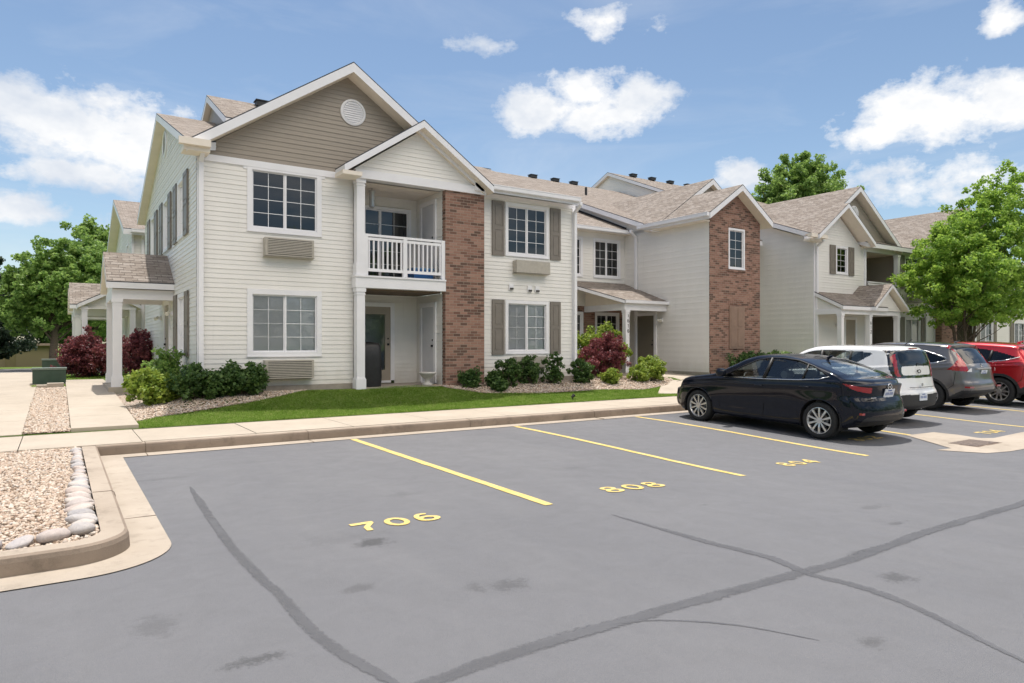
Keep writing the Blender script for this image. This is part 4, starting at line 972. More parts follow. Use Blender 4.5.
# --- second building of the row (mirrored), with balcony and twin porch
bC = empty('apartment_building', (24.4, 15.6, .5), 'white sided apartment building with taupe gable and dark porch roof behind the parked cars', 'apartment building')
F = front(15.6); m = MB(F)
siding(m, [(24.5, .62), (28.05, .62), (28.05, 5.60), (24.5, 5.60)], [hole(25.90, 26.76, 4.36, 5.50, .07), (26.55, 27.35, .5, 2.6)]); siding(m, [(24.2, 5.60), (27.7, 5.60), (25.93, 6.85)], [])
m.build('wall', M['siding'], bC); m = MB(F)
siding(m, [(30.6, .62), (33.9, .62), (33.9, 5.60), (30.6, 5.60)], [hole(31.25, 32.62, 1.3, 2.76, .07), hole(31.25, 32.62, 4.02, 5.46, .07)])
m.build('wall', M['siding'], bC); m = MB(F)
siding(m, [(37.8, .62), (46, .62), (46, 5.60), (37.8, 5.60)], [hole(38.6, 40.1, 1.3, 2.76, .07), hole(38.6, 40.1, 4.02, 5.46, .07), hole(42.6, 44.1, 1.3, 2.76, .07), hole(42.6, 44.1, 4.02, 5.46, .07)])
m.build('wall', M['siding'], bC); m = MB(left(24.4)); siding(m, [(15.6, .62), (20.6, .62), (20.6, 5.62), (15.6, 5.62)], []); siding(m, [(15.6, 5.62), (20.6, 5.62), (20.6, 7.52)], [])
m.build('wall', M['siding'], bC)
trims(bC, F, [('corner_trim', (24.4, 24.52, -.08, .03, .6, 5.6)), ('corner_trim', (27.98, 28.12, -.05, .03, .6, 5.6)), ('beam', (28.1, 30.6, -.02, .05, 5.42, 5.64)), ('beam', (28.1, 30.6, -.02, .05, 2.88, 3.18)), ('corner_trim', (30.5, 30.62, -.05, .03, .6, 5.6)), ('corner_trim', (33.85, 34.0, -.05, .03, .6, 5.6)), ('frieze_board', (30.62, 33.85, 0, .028, 5.5, 5.62)), ('corner_trim', (37.7, 37.85, -.05, .03, .6, 5.6)), ('corner_trim', (45.9, 46.05, -.05, .03, .6, 5.6))])
m = MB(front(15.66)); siding(m, [(24.5, 5.65), (30.2, 5.65), (27.26, 7.72)], []); m.build('gable_wall', M['tan_siding'], bC)
vent_disc(bC, front(15.64), 27.3, 6.95, .30)
window(bC, F, 25.90, 26.76, 4.36, 5.50, slider=False, grid=(2, 4), casing=.08, shut=[(25.48, 25.86), (26.80, 27.18)])
for x in (31.25, 38.6, 42.6):
    for z in (1.3, 4.02): window(bC, F, x, x+1.37+(.13 if x > 32 else 0), z, z+1.45, casing=.08, shut=[(x-.5, x-.04), (x+1.42+(.12 if x > 32 else 0), x+1.85)], blinds=[(x+.1, x+1.3, .95)] if z < 2 else None, room='room_light' if z < 2 else 'room')
    ac_unit(bC, F, x+.2, x+1.3, 3.42, 3.80, plain_front=True)
door(bC, F, 26.6, 27.3, .58, 2.55, 'door_tan'); wall_light(bC, F, 25.95, 2.3)
column(bC, 30.42, 15.5, .5, 2.88, .18); column(bC, 30.42, 15.5, 3.18, 5.42, .18)
for z0, z1 in ((.5, 2.88), (3.18, 5.44)):
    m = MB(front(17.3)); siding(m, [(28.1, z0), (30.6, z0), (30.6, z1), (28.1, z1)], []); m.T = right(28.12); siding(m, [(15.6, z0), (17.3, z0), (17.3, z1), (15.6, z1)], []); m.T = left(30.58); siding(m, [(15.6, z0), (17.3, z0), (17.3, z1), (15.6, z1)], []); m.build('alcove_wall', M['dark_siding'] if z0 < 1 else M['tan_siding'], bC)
m = MB(); m.box(28.1, 30.6, 15.6, 17.3, 3.0, 3.17); m.box(28.1, 30.6, 15.6, 17.3, 5.44, 5.5); m.build('balcony_floor', M['soffit'], bC)
railing(bC, 28.12, 30.35, 15.5, 3.19, [29.2])
downspout(bC, F, 24.52, .5, 5.6, .03); downspout(bC, F, 33.0, .5, 5.6, .03)
m = MB(front(15.3)); flat(m, [(34.0, .45), (35.5, .45), (35.5, 5.6), (34.0, 5.6)], []); m.T = ID; m.face([(34.0, 15.3, .45), (34.0, 15.6, .45), (34.0, 15.6, 5.6), (34.0, 15.3, 5.6)]); m.build('brick_pier', M['brick'], bC)
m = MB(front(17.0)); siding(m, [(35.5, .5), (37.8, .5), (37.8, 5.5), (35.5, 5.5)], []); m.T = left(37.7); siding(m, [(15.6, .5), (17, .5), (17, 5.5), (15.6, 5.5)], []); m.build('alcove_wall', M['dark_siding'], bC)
m = MB(); m.box(35.5, 37.8, 15.36, 15.6, 5.42, 5.64); m.box(35.5, 37.8, 15.36, 17, 2.9, 3.17); m.build('balcony_beam', M['trim'], bC)
column(bC, 37.6, 15.45, .5, 2.9, .18); column(bC, 37.6, 15.45, 3.17, 5.42, .18); railing(bC, 35.5, 37.5, 15.42, 3.19, [36.5])
window(bC, front(16.98), 35.7, 37.1, .62, 2.62, name='patio_door', casing=.08)
roofs('main_roof', [([(27.6, 15.25, 5.75), (46.3, 15.25, 5.75), (46.3, YR, ZR), (27.6, YR, ZR)], (1, 0, 0)), ([(46.3, YB, 5.75), (46.3, YR, ZR), (23.9, YR, ZR), (23.9, YB, 5.75)], (1, 0, 0)), ([(24.06, 15.28, 5.76), (24.3, 15.28, 5.76), (26.9, YR, ZR), (24.06, YR, ZR)], (1, 0, 0))], bC, .2)
roofs('front_gable_roof', [([(23.94, 15.32, 5.70), (27.26, 15.32, 8.0), (27.26, 22.5, 8.0), (26.9, YR, 7.76)], (0, 1, 0)), ([(30.58, 22.5, 5.70), (27.26, 22.5, 8.0), (27.26, 15.32, 8.0), (30.58, 15.32, 5.70)], (0, 1, 0))], bC, .22)
roofs('small_gable_roof', gable(25.93, 1.98, 5.735, 7.12, 15.05, 15.7), bC, .19)
roofs('far_gable_roof', gable(36.6, 3.6, 5.72, 8.15, 15.2, 22.5), bC, .22)
m = MB(front(15.62)); siding(m, [(33.3, 5.62), (39.9, 5.62), (36.6, 7.8)], []); m.build('gable_wall', M['tan_siding'], bC)
m = MB(); m.box(23.55, 24.6, 15.12, 15.3, 5.60, 5.74); m.box(23.75, 24.6, 15.3, 15.6, 5.5, 5.58); m.build('eave_return', M['soffit'], bC)
# porch of the second building
roofs('porch_roof', [([(24.42, 14.4, 3.02), (27.6, 14.4, 3.02), (27.6, 15.58, 3.60), (24.42, 15.58, 3.60)], (1, 0, 0))]+gable(27.58, 1.26, 3.03, 3.95, 14.2, 15.58), bC, .16)
m = MB(); m.box(24.45, 28.7, 14.5, 14.62, 2.70, 2.90); m.box(24.45, 24.57, 14.62, 15.58, 2.7, 2.9); m.box(28.6, 28.7, 14.62, 15.58, 2.7, 2.9); m.build('porch_beam', M['trim'], bC)
m = MB(front(14.45)); siding(m, [(26.5, 2.88), (28.66, 2.88), (27.58, 3.68)], []); m.build('porch_gable', M['siding'], bC)
m = MB(left(24.5)); flat(m, [(14.55, 2.88), (15.58, 2.88), (15.58, 3.4)], []); m.build('porch_gable', M['siding'], bC)
for x in (24.55, 26.5, 28.6): column(bC, x, 14.58, .45, 2.72, .17)
numerals(bC, '612', 26.5, 14.58-.089, 2.45)
m = MB(); m.box(24.4, 28.8, 14.4, 15.6, .3, .57); m.box(28.1, 30.6, 15.4, 17.3, .3, .56); m.build('porch_slab', M['foundation'], bC)

# --- side porch on the near building (left)
roofs('porch_roof', gable_x(20.25, 1.38, 3.08, 3.92, .95, 2.42), bA, .17)
m = MB(); m.box(1.08, 2.42, 19.02, 19.17, 2.66, 2.90); m.box(1.08, 2.42, 21.35, 21.5, 2.66, 2.90); m.box(1.08, 1.23, 19.17, 21.35, 2.66, 2.90); m.build('porch_beam', M['trim'], bA)
m = MB(left(1.1)); siding(m, [(19.0, 2.88), (21.5, 2.88), (20.25, 3.68)], []); m.build('porch_gable', M['siding'], bA)
m = MB(); m.box(1.1, 2.42, 19.17, 21.35, 2.86, 2.90); m.build('porch_ceiling', M['soffit'], bA)
column(bA, 1.19, 19.12, .50, 2.68, .20); column(bA, 1.19, 21.4, .50, 2.68, .20)
m = MB(); m.box(1.0, 2.43, 18.95, 21.6, .2, .53); m.build('porch_slab', M['concrete'], bA)

# --- third building, further back on the left
bD = empty('apartment_building', (2.5, 28.6, .5), 'cream apartment building with gabled side porches, partly hidden behind the nearest building at left', 'apartment building')
m = MB(left(2.3)); siding(m, [(28.6, .6), (38.6, .6), (38.6, 5.65), (28.6, 5.65)], [hole(30.4, 31.3, 4.1, 5.5, .07), hole(34.6, 35.6, 4.1, 5.5, .07), hole(31, 32, 1.3, 2.7, .07)]); siding(m, [(28.6, 5.65), (38.6, 5.65), (33.6, 7.5)], [])
m.T = front(28.6); siding(m, [(2.3, .6), (14, .6), (14, 5.65), (2.3, 5.65)], [hole(3.3, 4.8, 4.0, 5.5, .07), hole(3.3, 4.8, 1.3, 2.76, .07)])
m.build('wall', M['siding'], bD)
for q in ((30.4, 31.3, 4.1, 5.5), (34.6, 35.6, 4.1, 5.5), (31, 32, 1.3, 2.7)): window(bD, left(2.3), *q, slider=False, casing=.08)
for q in ((3.3, 4.8, 4.0, 5.5), (3.3, 4.8, 1.3, 2.76)): window(bD, front(28.6), *q, casing=.08)
roofs('main_roof', gable_x(33.6, 5.4, 5.75, 7.7, 1.95, 14.4), bD, .22)
m = MB(); m.box(2.24, 2.32, 28.54, 28.7, .6, 5.65); m.build('corner_trim', M['trim'], bD); gutter(bD, front(28.2), 2.2, 14, 5.72, 0); downspout(bD, front(28.6), 2.6, .5, 5.7, .02)
for yc, hw in ((31.6, 1.5), (35.2, 1.3)):
    roofs('porch_roof', gable_x(yc, hw, 3.05, 3.95, .35, 2.3), bD, .17)
    m = MB(); m.box(.5, 2.3, yc-1.15, yc-1.0, 2.64, 2.88); m.box(.5, 2.3, yc+1.0, yc+1.15, 2.64, 2.88); m.box(.5, .62, yc-1.0, yc+1.0, 2.64, 2.88); m.build('porch_beam', M['trim'], bD)
    m = MB(left(.5)); siding(m, [(yc-1.2, 2.86), (yc+1.2, 2.86), (yc, 3.66)], []); m.build('porch_gable', M['siding'], bD)
    column(bD, .62, yc-1.06, .3, 2.66, .2); column(bD, .62, yc+1.06, .3, 2.66, .2)
    m = MB(); m.box(.4, 2.3, yc-1.3, yc+1.3, -.2, .45); m.build('porch_slab', M['concrete'], bD)
roofs('cross_porch_roof', gable(1.5, .95, 2.95, 3.45, 27.4, 29.5), bD, .15)
for x in (.75, 2.2): column(bD, x, 27.6, .3, 2.85, .17)
m = MB(front(27.6)); siding(m, [(.65, 2.8), (2.35, 2.8), (1.5, 3.28)], []); m.build('porch_gable', M['siding'], bD)
# --- long low garage row
gz = -.78
gr = empty('garage', (-3, 84, gz), 'long low tan garage building in the shade of trees, far left', 'garage')
m = MB(); m.box(-40, -.25, 84, 92, gz-.3, gz+2.15); m.build('wall', plain('olive_tan_wall', (.20, .165, .09), .8, nscale=1.2), gr)
m = MB(); m.box(-40.3, .1, 83.5, 92.5, gz+2.15, gz+2.38); m.build('roof', plain('pink_brown_roof', (.33, .24, .21), .8, nscale=1), gr)
for k in range(9):
    m = MB(); x = -3.5-k*3.6; m.box(x, x+2.7, 83.95, 84, gz, gz+1.95); m.build('garage_door', plain('garage_door_tan', (.22, .18, .11), .7), gr)
m = MB(); m.box(.3, 4.0, 84, 90, gz-.3, gz+1.95); e = m.build('wall', plain('grey_lilac_wall', (.33, .32, .34), .8), gr)
m = MB(); m.box(.1, 5, 83.7, 90.3, gz+1.95, gz+2.15); m.build('roof', M['edge'], gr)
m = MB(); m.box(-60, 1.5, 52, 66, -.60, -.40); tag(m.build('road', M['asphalt']), kind='structure')
m = MB(); m.box(-60, 1.5, 49, 51.5, -.55, -.36); tag(m.build('far_sidewalk', M['concrete']), kind='structure')
# ------------------------------------------------------------ vegetation
def leaves(name, centers, radii, n, size, mat, parent, flatten=1.0, up=.4, drop=0.0, elong=1.0):
    """n leaf blades scattered in small clumps; centers (k,3) clump centres, radii (k,)"""
    k = len(centers); idx = rng.integers(0, k, n); c = centers[idx]; r = radii[idx][:, None]
    d = rng.normal(size=(n, 3)); d /= np.linalg.norm(d, axis=1)[:, None]; rad = rng.random((n, 1))**.45
    p = c+d*r*rad*np.array([1, 1, flatten])
    nrm = rng.normal(size=(n, 3))+d*.8+np.array([0, 0, up]); nrm /= np.linalg.norm(nrm, axis=1)[:, None]
    t = rng.normal(size=(n, 3)); t -= (t*nrm).sum(1)[:, None]*nrm; t /= np.linalg.norm(t, axis=1)[:, None]; b = np.cross(nrm, t)
    s = size*rng.uniform(.6, 1.3, (n, 1)); L = t*s*elong; W_ = b*s*.42; fold = nrm*s*.16
    v0 = p-L*.5; v1 = p+W_+fold-L*.02; v2 = p+L*.5; v3 = p-W_+fold-L*.02
    V = np.stack([v0, v1, v2, v3], 1).reshape(-1, 3); F = np.arange(4*n).reshape(n, 4)
    F = np.concatenate([F[:, [0, 1, 2]], F[:, [0, 2, 3]]])
    return npmesh(name, V, F, mat, parent)
def crown_points(lobes, n, jitter=.17, shell=.42):
    """clump centres near the surface of several ellipsoids (x,y,z,rx,ry,rz)"""
    lob = np.array(lobes); w_ = lob[:, 3]*lob[:, 4]+lob[:, 3]*lob[:, 5]; w_ /= w_.sum(); i = rng.choice(len(lob), n, p=w_)
    d = rng.normal(size=(n, 3)); d /= np.linalg.norm(d, axis=1)[:, None]; rad = shell+(1-shell)*rng.random((n, 1))**.6
    rad *= 1+rng.normal(0, jitter, (n, 1)); return lob[i, :3]+d*lob[i, 3:]*rad
def tree(name, loc, h, trunk_h, trunk_r, lobes, nclump, nleaf, lsize, cr, mat, label, group=None, limbs=True, cat='tree', lean=0, trunks=1, up=.4):
    root = empty(name, loc, label, cat, group)
    P = crown_points(lobes, nclump); P = P[P[:, 2] > trunk_h*.5]
    m = MB(); r = random.Random(int(h*100+loc[0]*7))
    top = max(l[2] for l in lobes)
    tips = []
    for t in range(trunks):
        a = 6.28*t/max(1, trunks)+.5; off = .0 if trunks == 1 else .12
        base = (off*math.cos(a), off*math.sin(a), -.15); k1 = (base[0]*2+r.uniform(-.1, .1), base[1]*2+r.uniform(-.1, .1), trunk_h*.6); k2 = (k1[0]*1.5+lean+r.uniform(-.15, .15), k1[1]*1.5, trunk_h*1.3)
        k3 = (k2[0]*1.2+lean+r.uniform(-.3, .3), k2[1]*1.2+r.uniform(-.3, .3), trunk_h+(top-trunk_h)*.75)
        tr = trunk_r/(trunks**.5); m.tube([base, k1, k2, k3], [tr*1.25, tr, tr*.8, tr*.3], 10); tips.append((k1, k2, k3, tr))
    for q in (P[::max(1, len(P)//46)] if limbs else []):
        k1, k2, k3, tr = tips[r.randrange(len(tips))]
        s = min(.95, max(.1, (q[2]*.62-k1[2])/max(.1, k3[2]-k1[2]))); 
        b = Vector(k1).lerp(Vector(k2), s*2) if s < .5 else Vector(k2).lerp(Vector(k3), s*2-1)
        q = Vector(q); mid = b.lerp(q, .5)+Vector((r.uniform(-.15, .15), r.uniform(-.15, .15), .12*(q-b).length*-.3)); m.tube([b, mid, q], [tr*.38*(1-.5*s), tr*.2, tr*.07], 6, caps=False)
    m.build('trunk', M['bark'], root, local=True, smooth=True)
    leaves('crown', P, np.full(len(P), cr)*rng.uniform(.6, 1.25, len(P)), nleaf, lsize, mat, root, .8, up)
    return root
# maple by the parking bays, right
tree('maple_tree', (30.8, 12.9, .3), 8.5, 1.7, .12, [(-.5, .2, 3.7, 2.1, 2.1, 1.6), (.9, 0, 4.4, 2.6, 2.3, 2.0), (1.5, -.1, 6.4, 1.3, 1.5, 1.6), (-.9, .4, 5.0, 1.2, 1.2, 1.3), (3.2, -.3, 4.6, 2.3, 2.0, 2.3), (2.8, -.2, 7.0, 1.6, 1.4, 1.6), (.1, 0, 2.8, 1.8, 1.6, .8), (.1, 0, 5.6, .9, .9, 1.3)],
     900, 62000, .12, .27, M['leaf_lime'], 'bright green young maple with slim trunks behind the red crossover', trunks=4)
# tall tree behind the building
tree('broadleaf_tree', (44, 29, -.5), 15.5, 4, .3, [(0, 0, 9.5, 3.9, 3.6, 4.2), (-1.6, .5, 11.2, 2.3, 2.2, 3.2), (1.5, -.3, 11.6, 2.4, 2.2, 3.2), (0, 0, 12.6, 2.0, 1.8, 2.9), (2.9, 0, 9.3, 1.8, 2, 3.2), (-2.9, 0, 9.4, 1.7, 1.8, 3.2)],
     1300, 120000, .20, .42, M['leaf_mid'], 'tall full broadleaf tree rising behind the roofs of the buildings', up=.2)
# trees far left
tree('broadleaf_tree', (-.3, 62, -.7), 11.0, 2.7, .28, [(.3, 0, 6.1, 3.4, 3.2, 2.9), (-1.7, 0, 5.5, 2.0, 2.1, 2.5), (2.0, 0, 7.9, 1.8, 2.0, 2.7), (.4, 0, 8.4, 1.6, 1.8, 2.2), (3.0, 0, 5.8, 1.9, 2, 2.6), (-1.0, 0, 7.3, 1.4, 1.5, 1.7)],
     800, 46000, .24, .42, M['leaf_mid'], 'large green spreading tree in front of the low garages', up=.3)
tree('broadleaf_tree', (2.6, 72, -.7), 13, 3.5, .3, [(0, 0, 7.5, 3.6, 3.4, 4.5), (.5, 0, 10.8, 2.6, 2.4, 2.6), (2.2, 0, 8, 2.6, 2.4, 3.4)],
     420, 30000, .26, .55, M['leaf_mid'], 'tree standing close behind the farther building at left, right of the large light green tree', up=.3)
sp = [(0, 0, 1.9+i*1.15, 3.6-i*.33, 3.6-i*.33, .75) for i in range(10)]
tree('spruce_tree', (-5.4, 68, -.7), 13, 1.2, .25, sp, 300, 30000, .24, .62, M['leaf_spruce'], 'dark blue-green spruce at the left edge of the view', up=0)
tree('spruce_tree', (-11.5, 66, -.7), 13, 1.2, .25, sp, 200, 16000, .28, .7, M['leaf_spruce'], 'dark spruce beyond the left edge of the view', up=0)
for i, (x, y, s, mt, lb) in enumerate([(-3.5, 112, 1.0, 'leaf_deep', 'dark round tree beyond the garage roof, far left'), (3.0, 118, 1.15, 'leaf_deep', 'dark tree filling the gap behind the tree trunk at left'), (-12, 108, 1.1, 'leaf_deep', 'broad dark tree beyond the spruces'), (10, 108, 1.1, 'leaf_mid', 'green tree behind the farther apartment building at left')]):
    tree('broadleaf_tree', (x, y, -1), 12*s, 2, .3, [(0, 0, 6.5*s, 5*s, 4*s, 4.2*s), (-2.5*s, 0, 4.5*s, 3.5*s, 3*s, 3.2*s), (3*s, 0, 4.8*s, 3.5*s, 3*s, 3.2*s)], 150, 12000, .42, 1.0, M[mt], lb, limbs=False)
tree('broadleaf_tree', (52, 14.5, 0), 9, 2, .2, [(0, 0, 5.2, 3.4, 3, 3.2), (2, 0, 6.2, 2.4, 2.4, 2.6)], 160, 14000, .22, .6, M['leaf_mid'], 'round tree past the far end of the white building at right')
def shrub(name, loc, lobes, n, size, cr, nc, mat, label, group=None, stems=9, up=.5, elong=1.0):
    root = empty(name, loc, label, 'shrub', group); P = crown_points(lobes, nc, .12, .35); P = P[P[:, 2] > .04]
    m = MB()
    for q in P[::max(1, len(P)//(stems*2))]: m.tube([(q[0]*.12, q[1]*.12, -.05), (q[0]*.6, q[1]*.6, q[2]*.6), tuple(q)], [.012, .009, .004], 5, caps=False)
    m.build('stem', M['bark'], root, local=True)
    leaves('foliage', P, np.full(len(P), cr)*rng.uniform(.7, 1.3, len(P)), n, size, mat, root, .9, up, elong=elong); return root
def gz_(x, y): return Tz(x, y)
S = [('round_shrub', 1.6, 15.7, [(0, 0, .36, .50, .50, .36), (.1, -.3, .28, .42, .35, .28)], 'leaf_shrub', 'bright yellow-green shrub at the left end of the bed, beside the porch path', 5200, .075),
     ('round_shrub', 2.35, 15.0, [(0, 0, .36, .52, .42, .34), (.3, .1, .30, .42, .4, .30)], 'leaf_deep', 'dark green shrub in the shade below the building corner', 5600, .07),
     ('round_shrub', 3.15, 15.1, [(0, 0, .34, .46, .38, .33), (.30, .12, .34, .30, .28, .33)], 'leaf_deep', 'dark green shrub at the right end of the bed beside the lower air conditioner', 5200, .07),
     ('round_shrub', 2.0, 16.9, [(0, 0, .5, .35, .55, .5)], 'leaf_mid', 'leafy shrub against the side wall behind the front bed', 3000, .07)]
for nm, x, y, lob, mt, lb, n, sz in S: shrub(nm, (x, y, gz_(x, y)), lob, n, sz, .13, 110, M[mt], lb, up=.6)
shrub('barberry_shrub', (.95, 26.6, .45), [(0, 0, .75, 1.0, 1.0, .75), (-.35, -.2, .6, .7, .7, .6)], 12000, .075, .17, 170, M['leaf_red'], 'wide maroon barberry bush in the sun left of the porch columns', up=.3)
shrub('barberry_shrub', (1.95, 23.9, .45), [(0, 0, .72, .55, .7, .72), (.2, .3, .95, .4, .5, .55)], 6500, .075, .16, 110, M['leaf_red'], 'dark maroon barberry bush in shade seen between the porch columns and the side wall', up=.3)
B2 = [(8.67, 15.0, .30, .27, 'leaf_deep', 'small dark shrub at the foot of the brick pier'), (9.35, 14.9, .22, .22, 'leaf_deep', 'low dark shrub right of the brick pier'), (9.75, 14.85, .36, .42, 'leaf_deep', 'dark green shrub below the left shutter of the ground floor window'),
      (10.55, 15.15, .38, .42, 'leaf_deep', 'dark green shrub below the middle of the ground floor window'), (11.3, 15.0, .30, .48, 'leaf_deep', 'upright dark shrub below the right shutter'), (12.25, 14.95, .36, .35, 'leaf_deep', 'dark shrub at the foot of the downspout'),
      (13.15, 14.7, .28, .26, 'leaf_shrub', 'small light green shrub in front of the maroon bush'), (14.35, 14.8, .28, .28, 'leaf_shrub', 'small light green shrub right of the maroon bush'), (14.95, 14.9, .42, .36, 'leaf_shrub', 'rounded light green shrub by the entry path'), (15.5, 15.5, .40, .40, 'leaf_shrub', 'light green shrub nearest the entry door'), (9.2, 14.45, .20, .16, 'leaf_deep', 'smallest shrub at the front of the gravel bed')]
for x, y, r_, h_, mt, lb in B2:
    shrub('garden_shrub', (x, y, gz_(x, y)), [(0, 0, h_*.9, r_, r_, h_), (r_*.3, 0, h_*.7, r_*.7, r_*.7, h_*.7)], int(2600*(r_/.33)), .062, .09, 60, M[mt], lb, 'shrubs in the gravel bed', stems=5, up=.6)
shrub('barberry_shrub', (14.0, 15.9, .55), [(0, 0, .62, .85, .7, .62), (.15, 0, .9, .45, .45, .45)], 9500, .06, .13, 150, M['leaf_red'], 'rounded maroon barberry bush before the recessed entry', up=.3)
shrub('lilac_shrub', (15.0, 17.3, .55), [(0, 0, .80, 1.0, .8, .80), (-.2, 0, .95, .8, .6, .6)], 9500, .09, .17, 140, M['leaf_shrub'], 'tall lime green shrub behind the maroon bush by the porch post', up=.6)
shrub('yew_shrub', (19.4, 14.4, .45), [(0, 0, .42, .9, .7, .42), (1.2, 0, .45, .9, .7, .42), (-.6, 0, .38, .6, .6, .36)], 14000, .06, .12, 220, M['leaf_deep'], 'low wide dark yew hedge at the foot of the brick wing', up=.5, elong=1.5)
shrub('yew_shrub', (22.0, 15.6, .5), [(0, 0, .4, .7, .6, .4)], 5000, .06, .12, 100, M['leaf_mid'], 'green shrub between the brick wing and the next building', up=.5)
# grass
def grass(name, poly, n, h, excl, bb):
    x = rng.uniform(bb[0], bb[1], n); y = rng.uniform(bb[2], bb[3], n); k = in_poly(poly, x, y)
    for e in excl: k &= ~in_poly(e, x, y)
    x, y = x[k], y[k]; n = len(x); z = np.array([Tz(a, b) for a, b in zip(x, y)])-.004
    a = rng.uniform(0, 6.28, n); hh = h*.8*rng.uniform(.45, 1.35, n)*(1+.3*np.sin(x*2.1+np.cos(y*3))); ln = rng.normal(0, .95, (n, 2))*hh[:, None]; wd = .0045+.004*rng.random(n)
    p = np.stack([x, y, z], 1); dx = np.stack([np.cos(a)*wd, np.sin(a)*wd, 0*a], 1); tip = p+np.stack([ln[:, 0], ln[:, 1], hh], 1)
    V = np.stack([p-dx, p+dx, tip], 1).reshape(-1, 3); F = np.arange(3*n).reshape(n, 3)
    o = npmesh(name, V, F, M['blade']); tag(o, kind='stuff'); o['label'] = 'short mown lawn grass'; return o
lawnP = [(1.14, 12.97), (15.6, 12.97), (16.2, 15.0), (16.0, 15.64), (4.9, 15.64), (1.14, 14.2)]
entry = [(13.7, 13.4), (16.0, 12.96), (16.35, 14.6), (15.6, 15.0)]
grass('lawn_grass', lawnP, 330000, .045, [bedA, bedB, entry], (1.14, 16.2, 12.97, 15.64))
grass('lawn_grass', [(16.95, 12.97), (30, 12.97), (30, 15), (17.6, 15)], 60000, .05, [], (16.9, 30, 12.97, 15))
grass('lawn_grass', [(-.58, 21.4), (.15, 21.4), (.15, 23.0), (1.1, 25.6), (2.2, 26), (2.2, 28), (-.58, 28)], 40000, .05, [], (-.6, 2.2, 21.4, 28))
# ------------------------------------------------------------ small things
def utility_box(x, y, w_, d, h, label):
    root = empty('utility_box', (x, y, Tz(x, y)), label, 'utility box'); m = MB()
    m.box(-w_/2, w_/2, 0, d, .03, h-.05); m.box(-.006, .006, -.004, 0, .05, h-.06); m.build('cabinet', M['green_box'], root, local=True)
    m = MB(); m.box(-w_/2-.02, w_/2+.02, -.02, d+.02, h-.05, h); m.build('lid', plain('pale_green_lid', (.16, .19, .16), .5, nscale=8), root, local=True)
    m = MB(); m.box(-w_/2-.06, w_/2+.06, -.06, d+.06, -.05, .03); m.build('pad', M['concrete'], root, local=True)
utility_box(-.2, 22.4, .76, .6, .46, 'low dark green utility box nearest, on the grass left of the porch path')
utility_box(-.1, 30.5, .8, .6, .55, 'green utility box behind the nearer one, beside the maroon bush')
# covered grill on the patio
g0 = empty('covered_grill', (6.36, 15.98, .52), 'grill under a black fabric cover standing on the patio behind the post', 'grill'); m = MB()
prof = [(0, .28, .25), (.25, .30, .27), (.7, .295, .26), (.98, .285, .24), (1.07, .25, .19), (1.10, .04, .03)]
for (z0, a0, b0), (z1, a1, b1) in zip(prof, prof[1:]):
    for k in range(24):
        def pt(z, a, b, t):
            c_, s_ = math.cos(t), math.sin(t); q = (abs(c_)**4+abs(s_)**4)**-.25; wv = 1+.03*math.sin(t*9+z*5); return (a*c_*q*wv, b*s_*q*wv, z)
        t0, t1 = 2*math.pi*k/24, 2*math.pi*(k+1)/24; m.face([pt(z0, a0, b0, t0), pt(z0, a0, b0, t1), pt(z1, a1, b1, t1), pt(z1, a1, b1, t0)])
m.build('cover', M['black'], g0, local=True, smooth=True)
m = MB(); 
for k in (-.22, .22): m.tube([(k-.02, .2, .05), (k+.02, .2, .05)], .06, 12)
m.build('wheel', M['black'], g0, local=True)
u0 = empty('urn_planter', (7.80, 15.62, .52), 'pale stone urn planter in front of the grey patio closet door', 'planter'); m = MB()
m.lathe((0, 0, 0), [(.0, 0), (.13, 0), (.13, .04), (.06, .08), (.05, .14), (.13, .2), (.2, .29), (.23, .32), (.21, .34), (.17, .30), (.0, .26)]); m.build('urn', M['stone_urn'], u0, local=True, smooth=True)
c0 = empty('hanging_chime', (6.55, 16.2, 5.02), 'silver cylinder wind chime hanging under the balcony ceiling', 'wind chime'); m = MB()
m.lathe((0, 0, -.02), [(0, 0), (.07, 0), (.07, .36), (.085, .36), (.085, .40), (0, .42)], 16); m.build('body', plain('galvanised_tin', (.5, .5, .5), .4, metal=.6), c0, local=True); m = MB(); m.tube([(0, 0, .38), (0, 0, .46)], .006, 6); m.build('hook', M['black'], c0, local=True)
b0 = empty('storage_tub', (7.72, 15.85, 3.19), 'blue plastic storage tub behind the balcony railing', 'tub'); m = MB(); m.box(-.27, .27, -.18, .18, 0, .26); m.build('tub', M['blue_plastic'], b0, local=True); m = MB(); m.box(-.29, .29, -.2, .2, .26, .3); m.build('lid', plain('light_blue_lid', (.12, .28, .5), .4), b0, local=True)
l0 = empty('path_light', (10.6, 13.25, Tz(10.6, 13.25)), 'small black spotlight on a stake in the lawn', 'garden light'); m = MB(); m.tube([(0, 0, -.05), (0, 0, .07)], .012, 8); m.build('stake', M['black'], l0, local=True)
m = MB(); m.tube([(-.02, 0, .08), (.05, -.01, .13)], [.028, .045], 12); m.build('lamp_head', M['black'], l0, local=True)

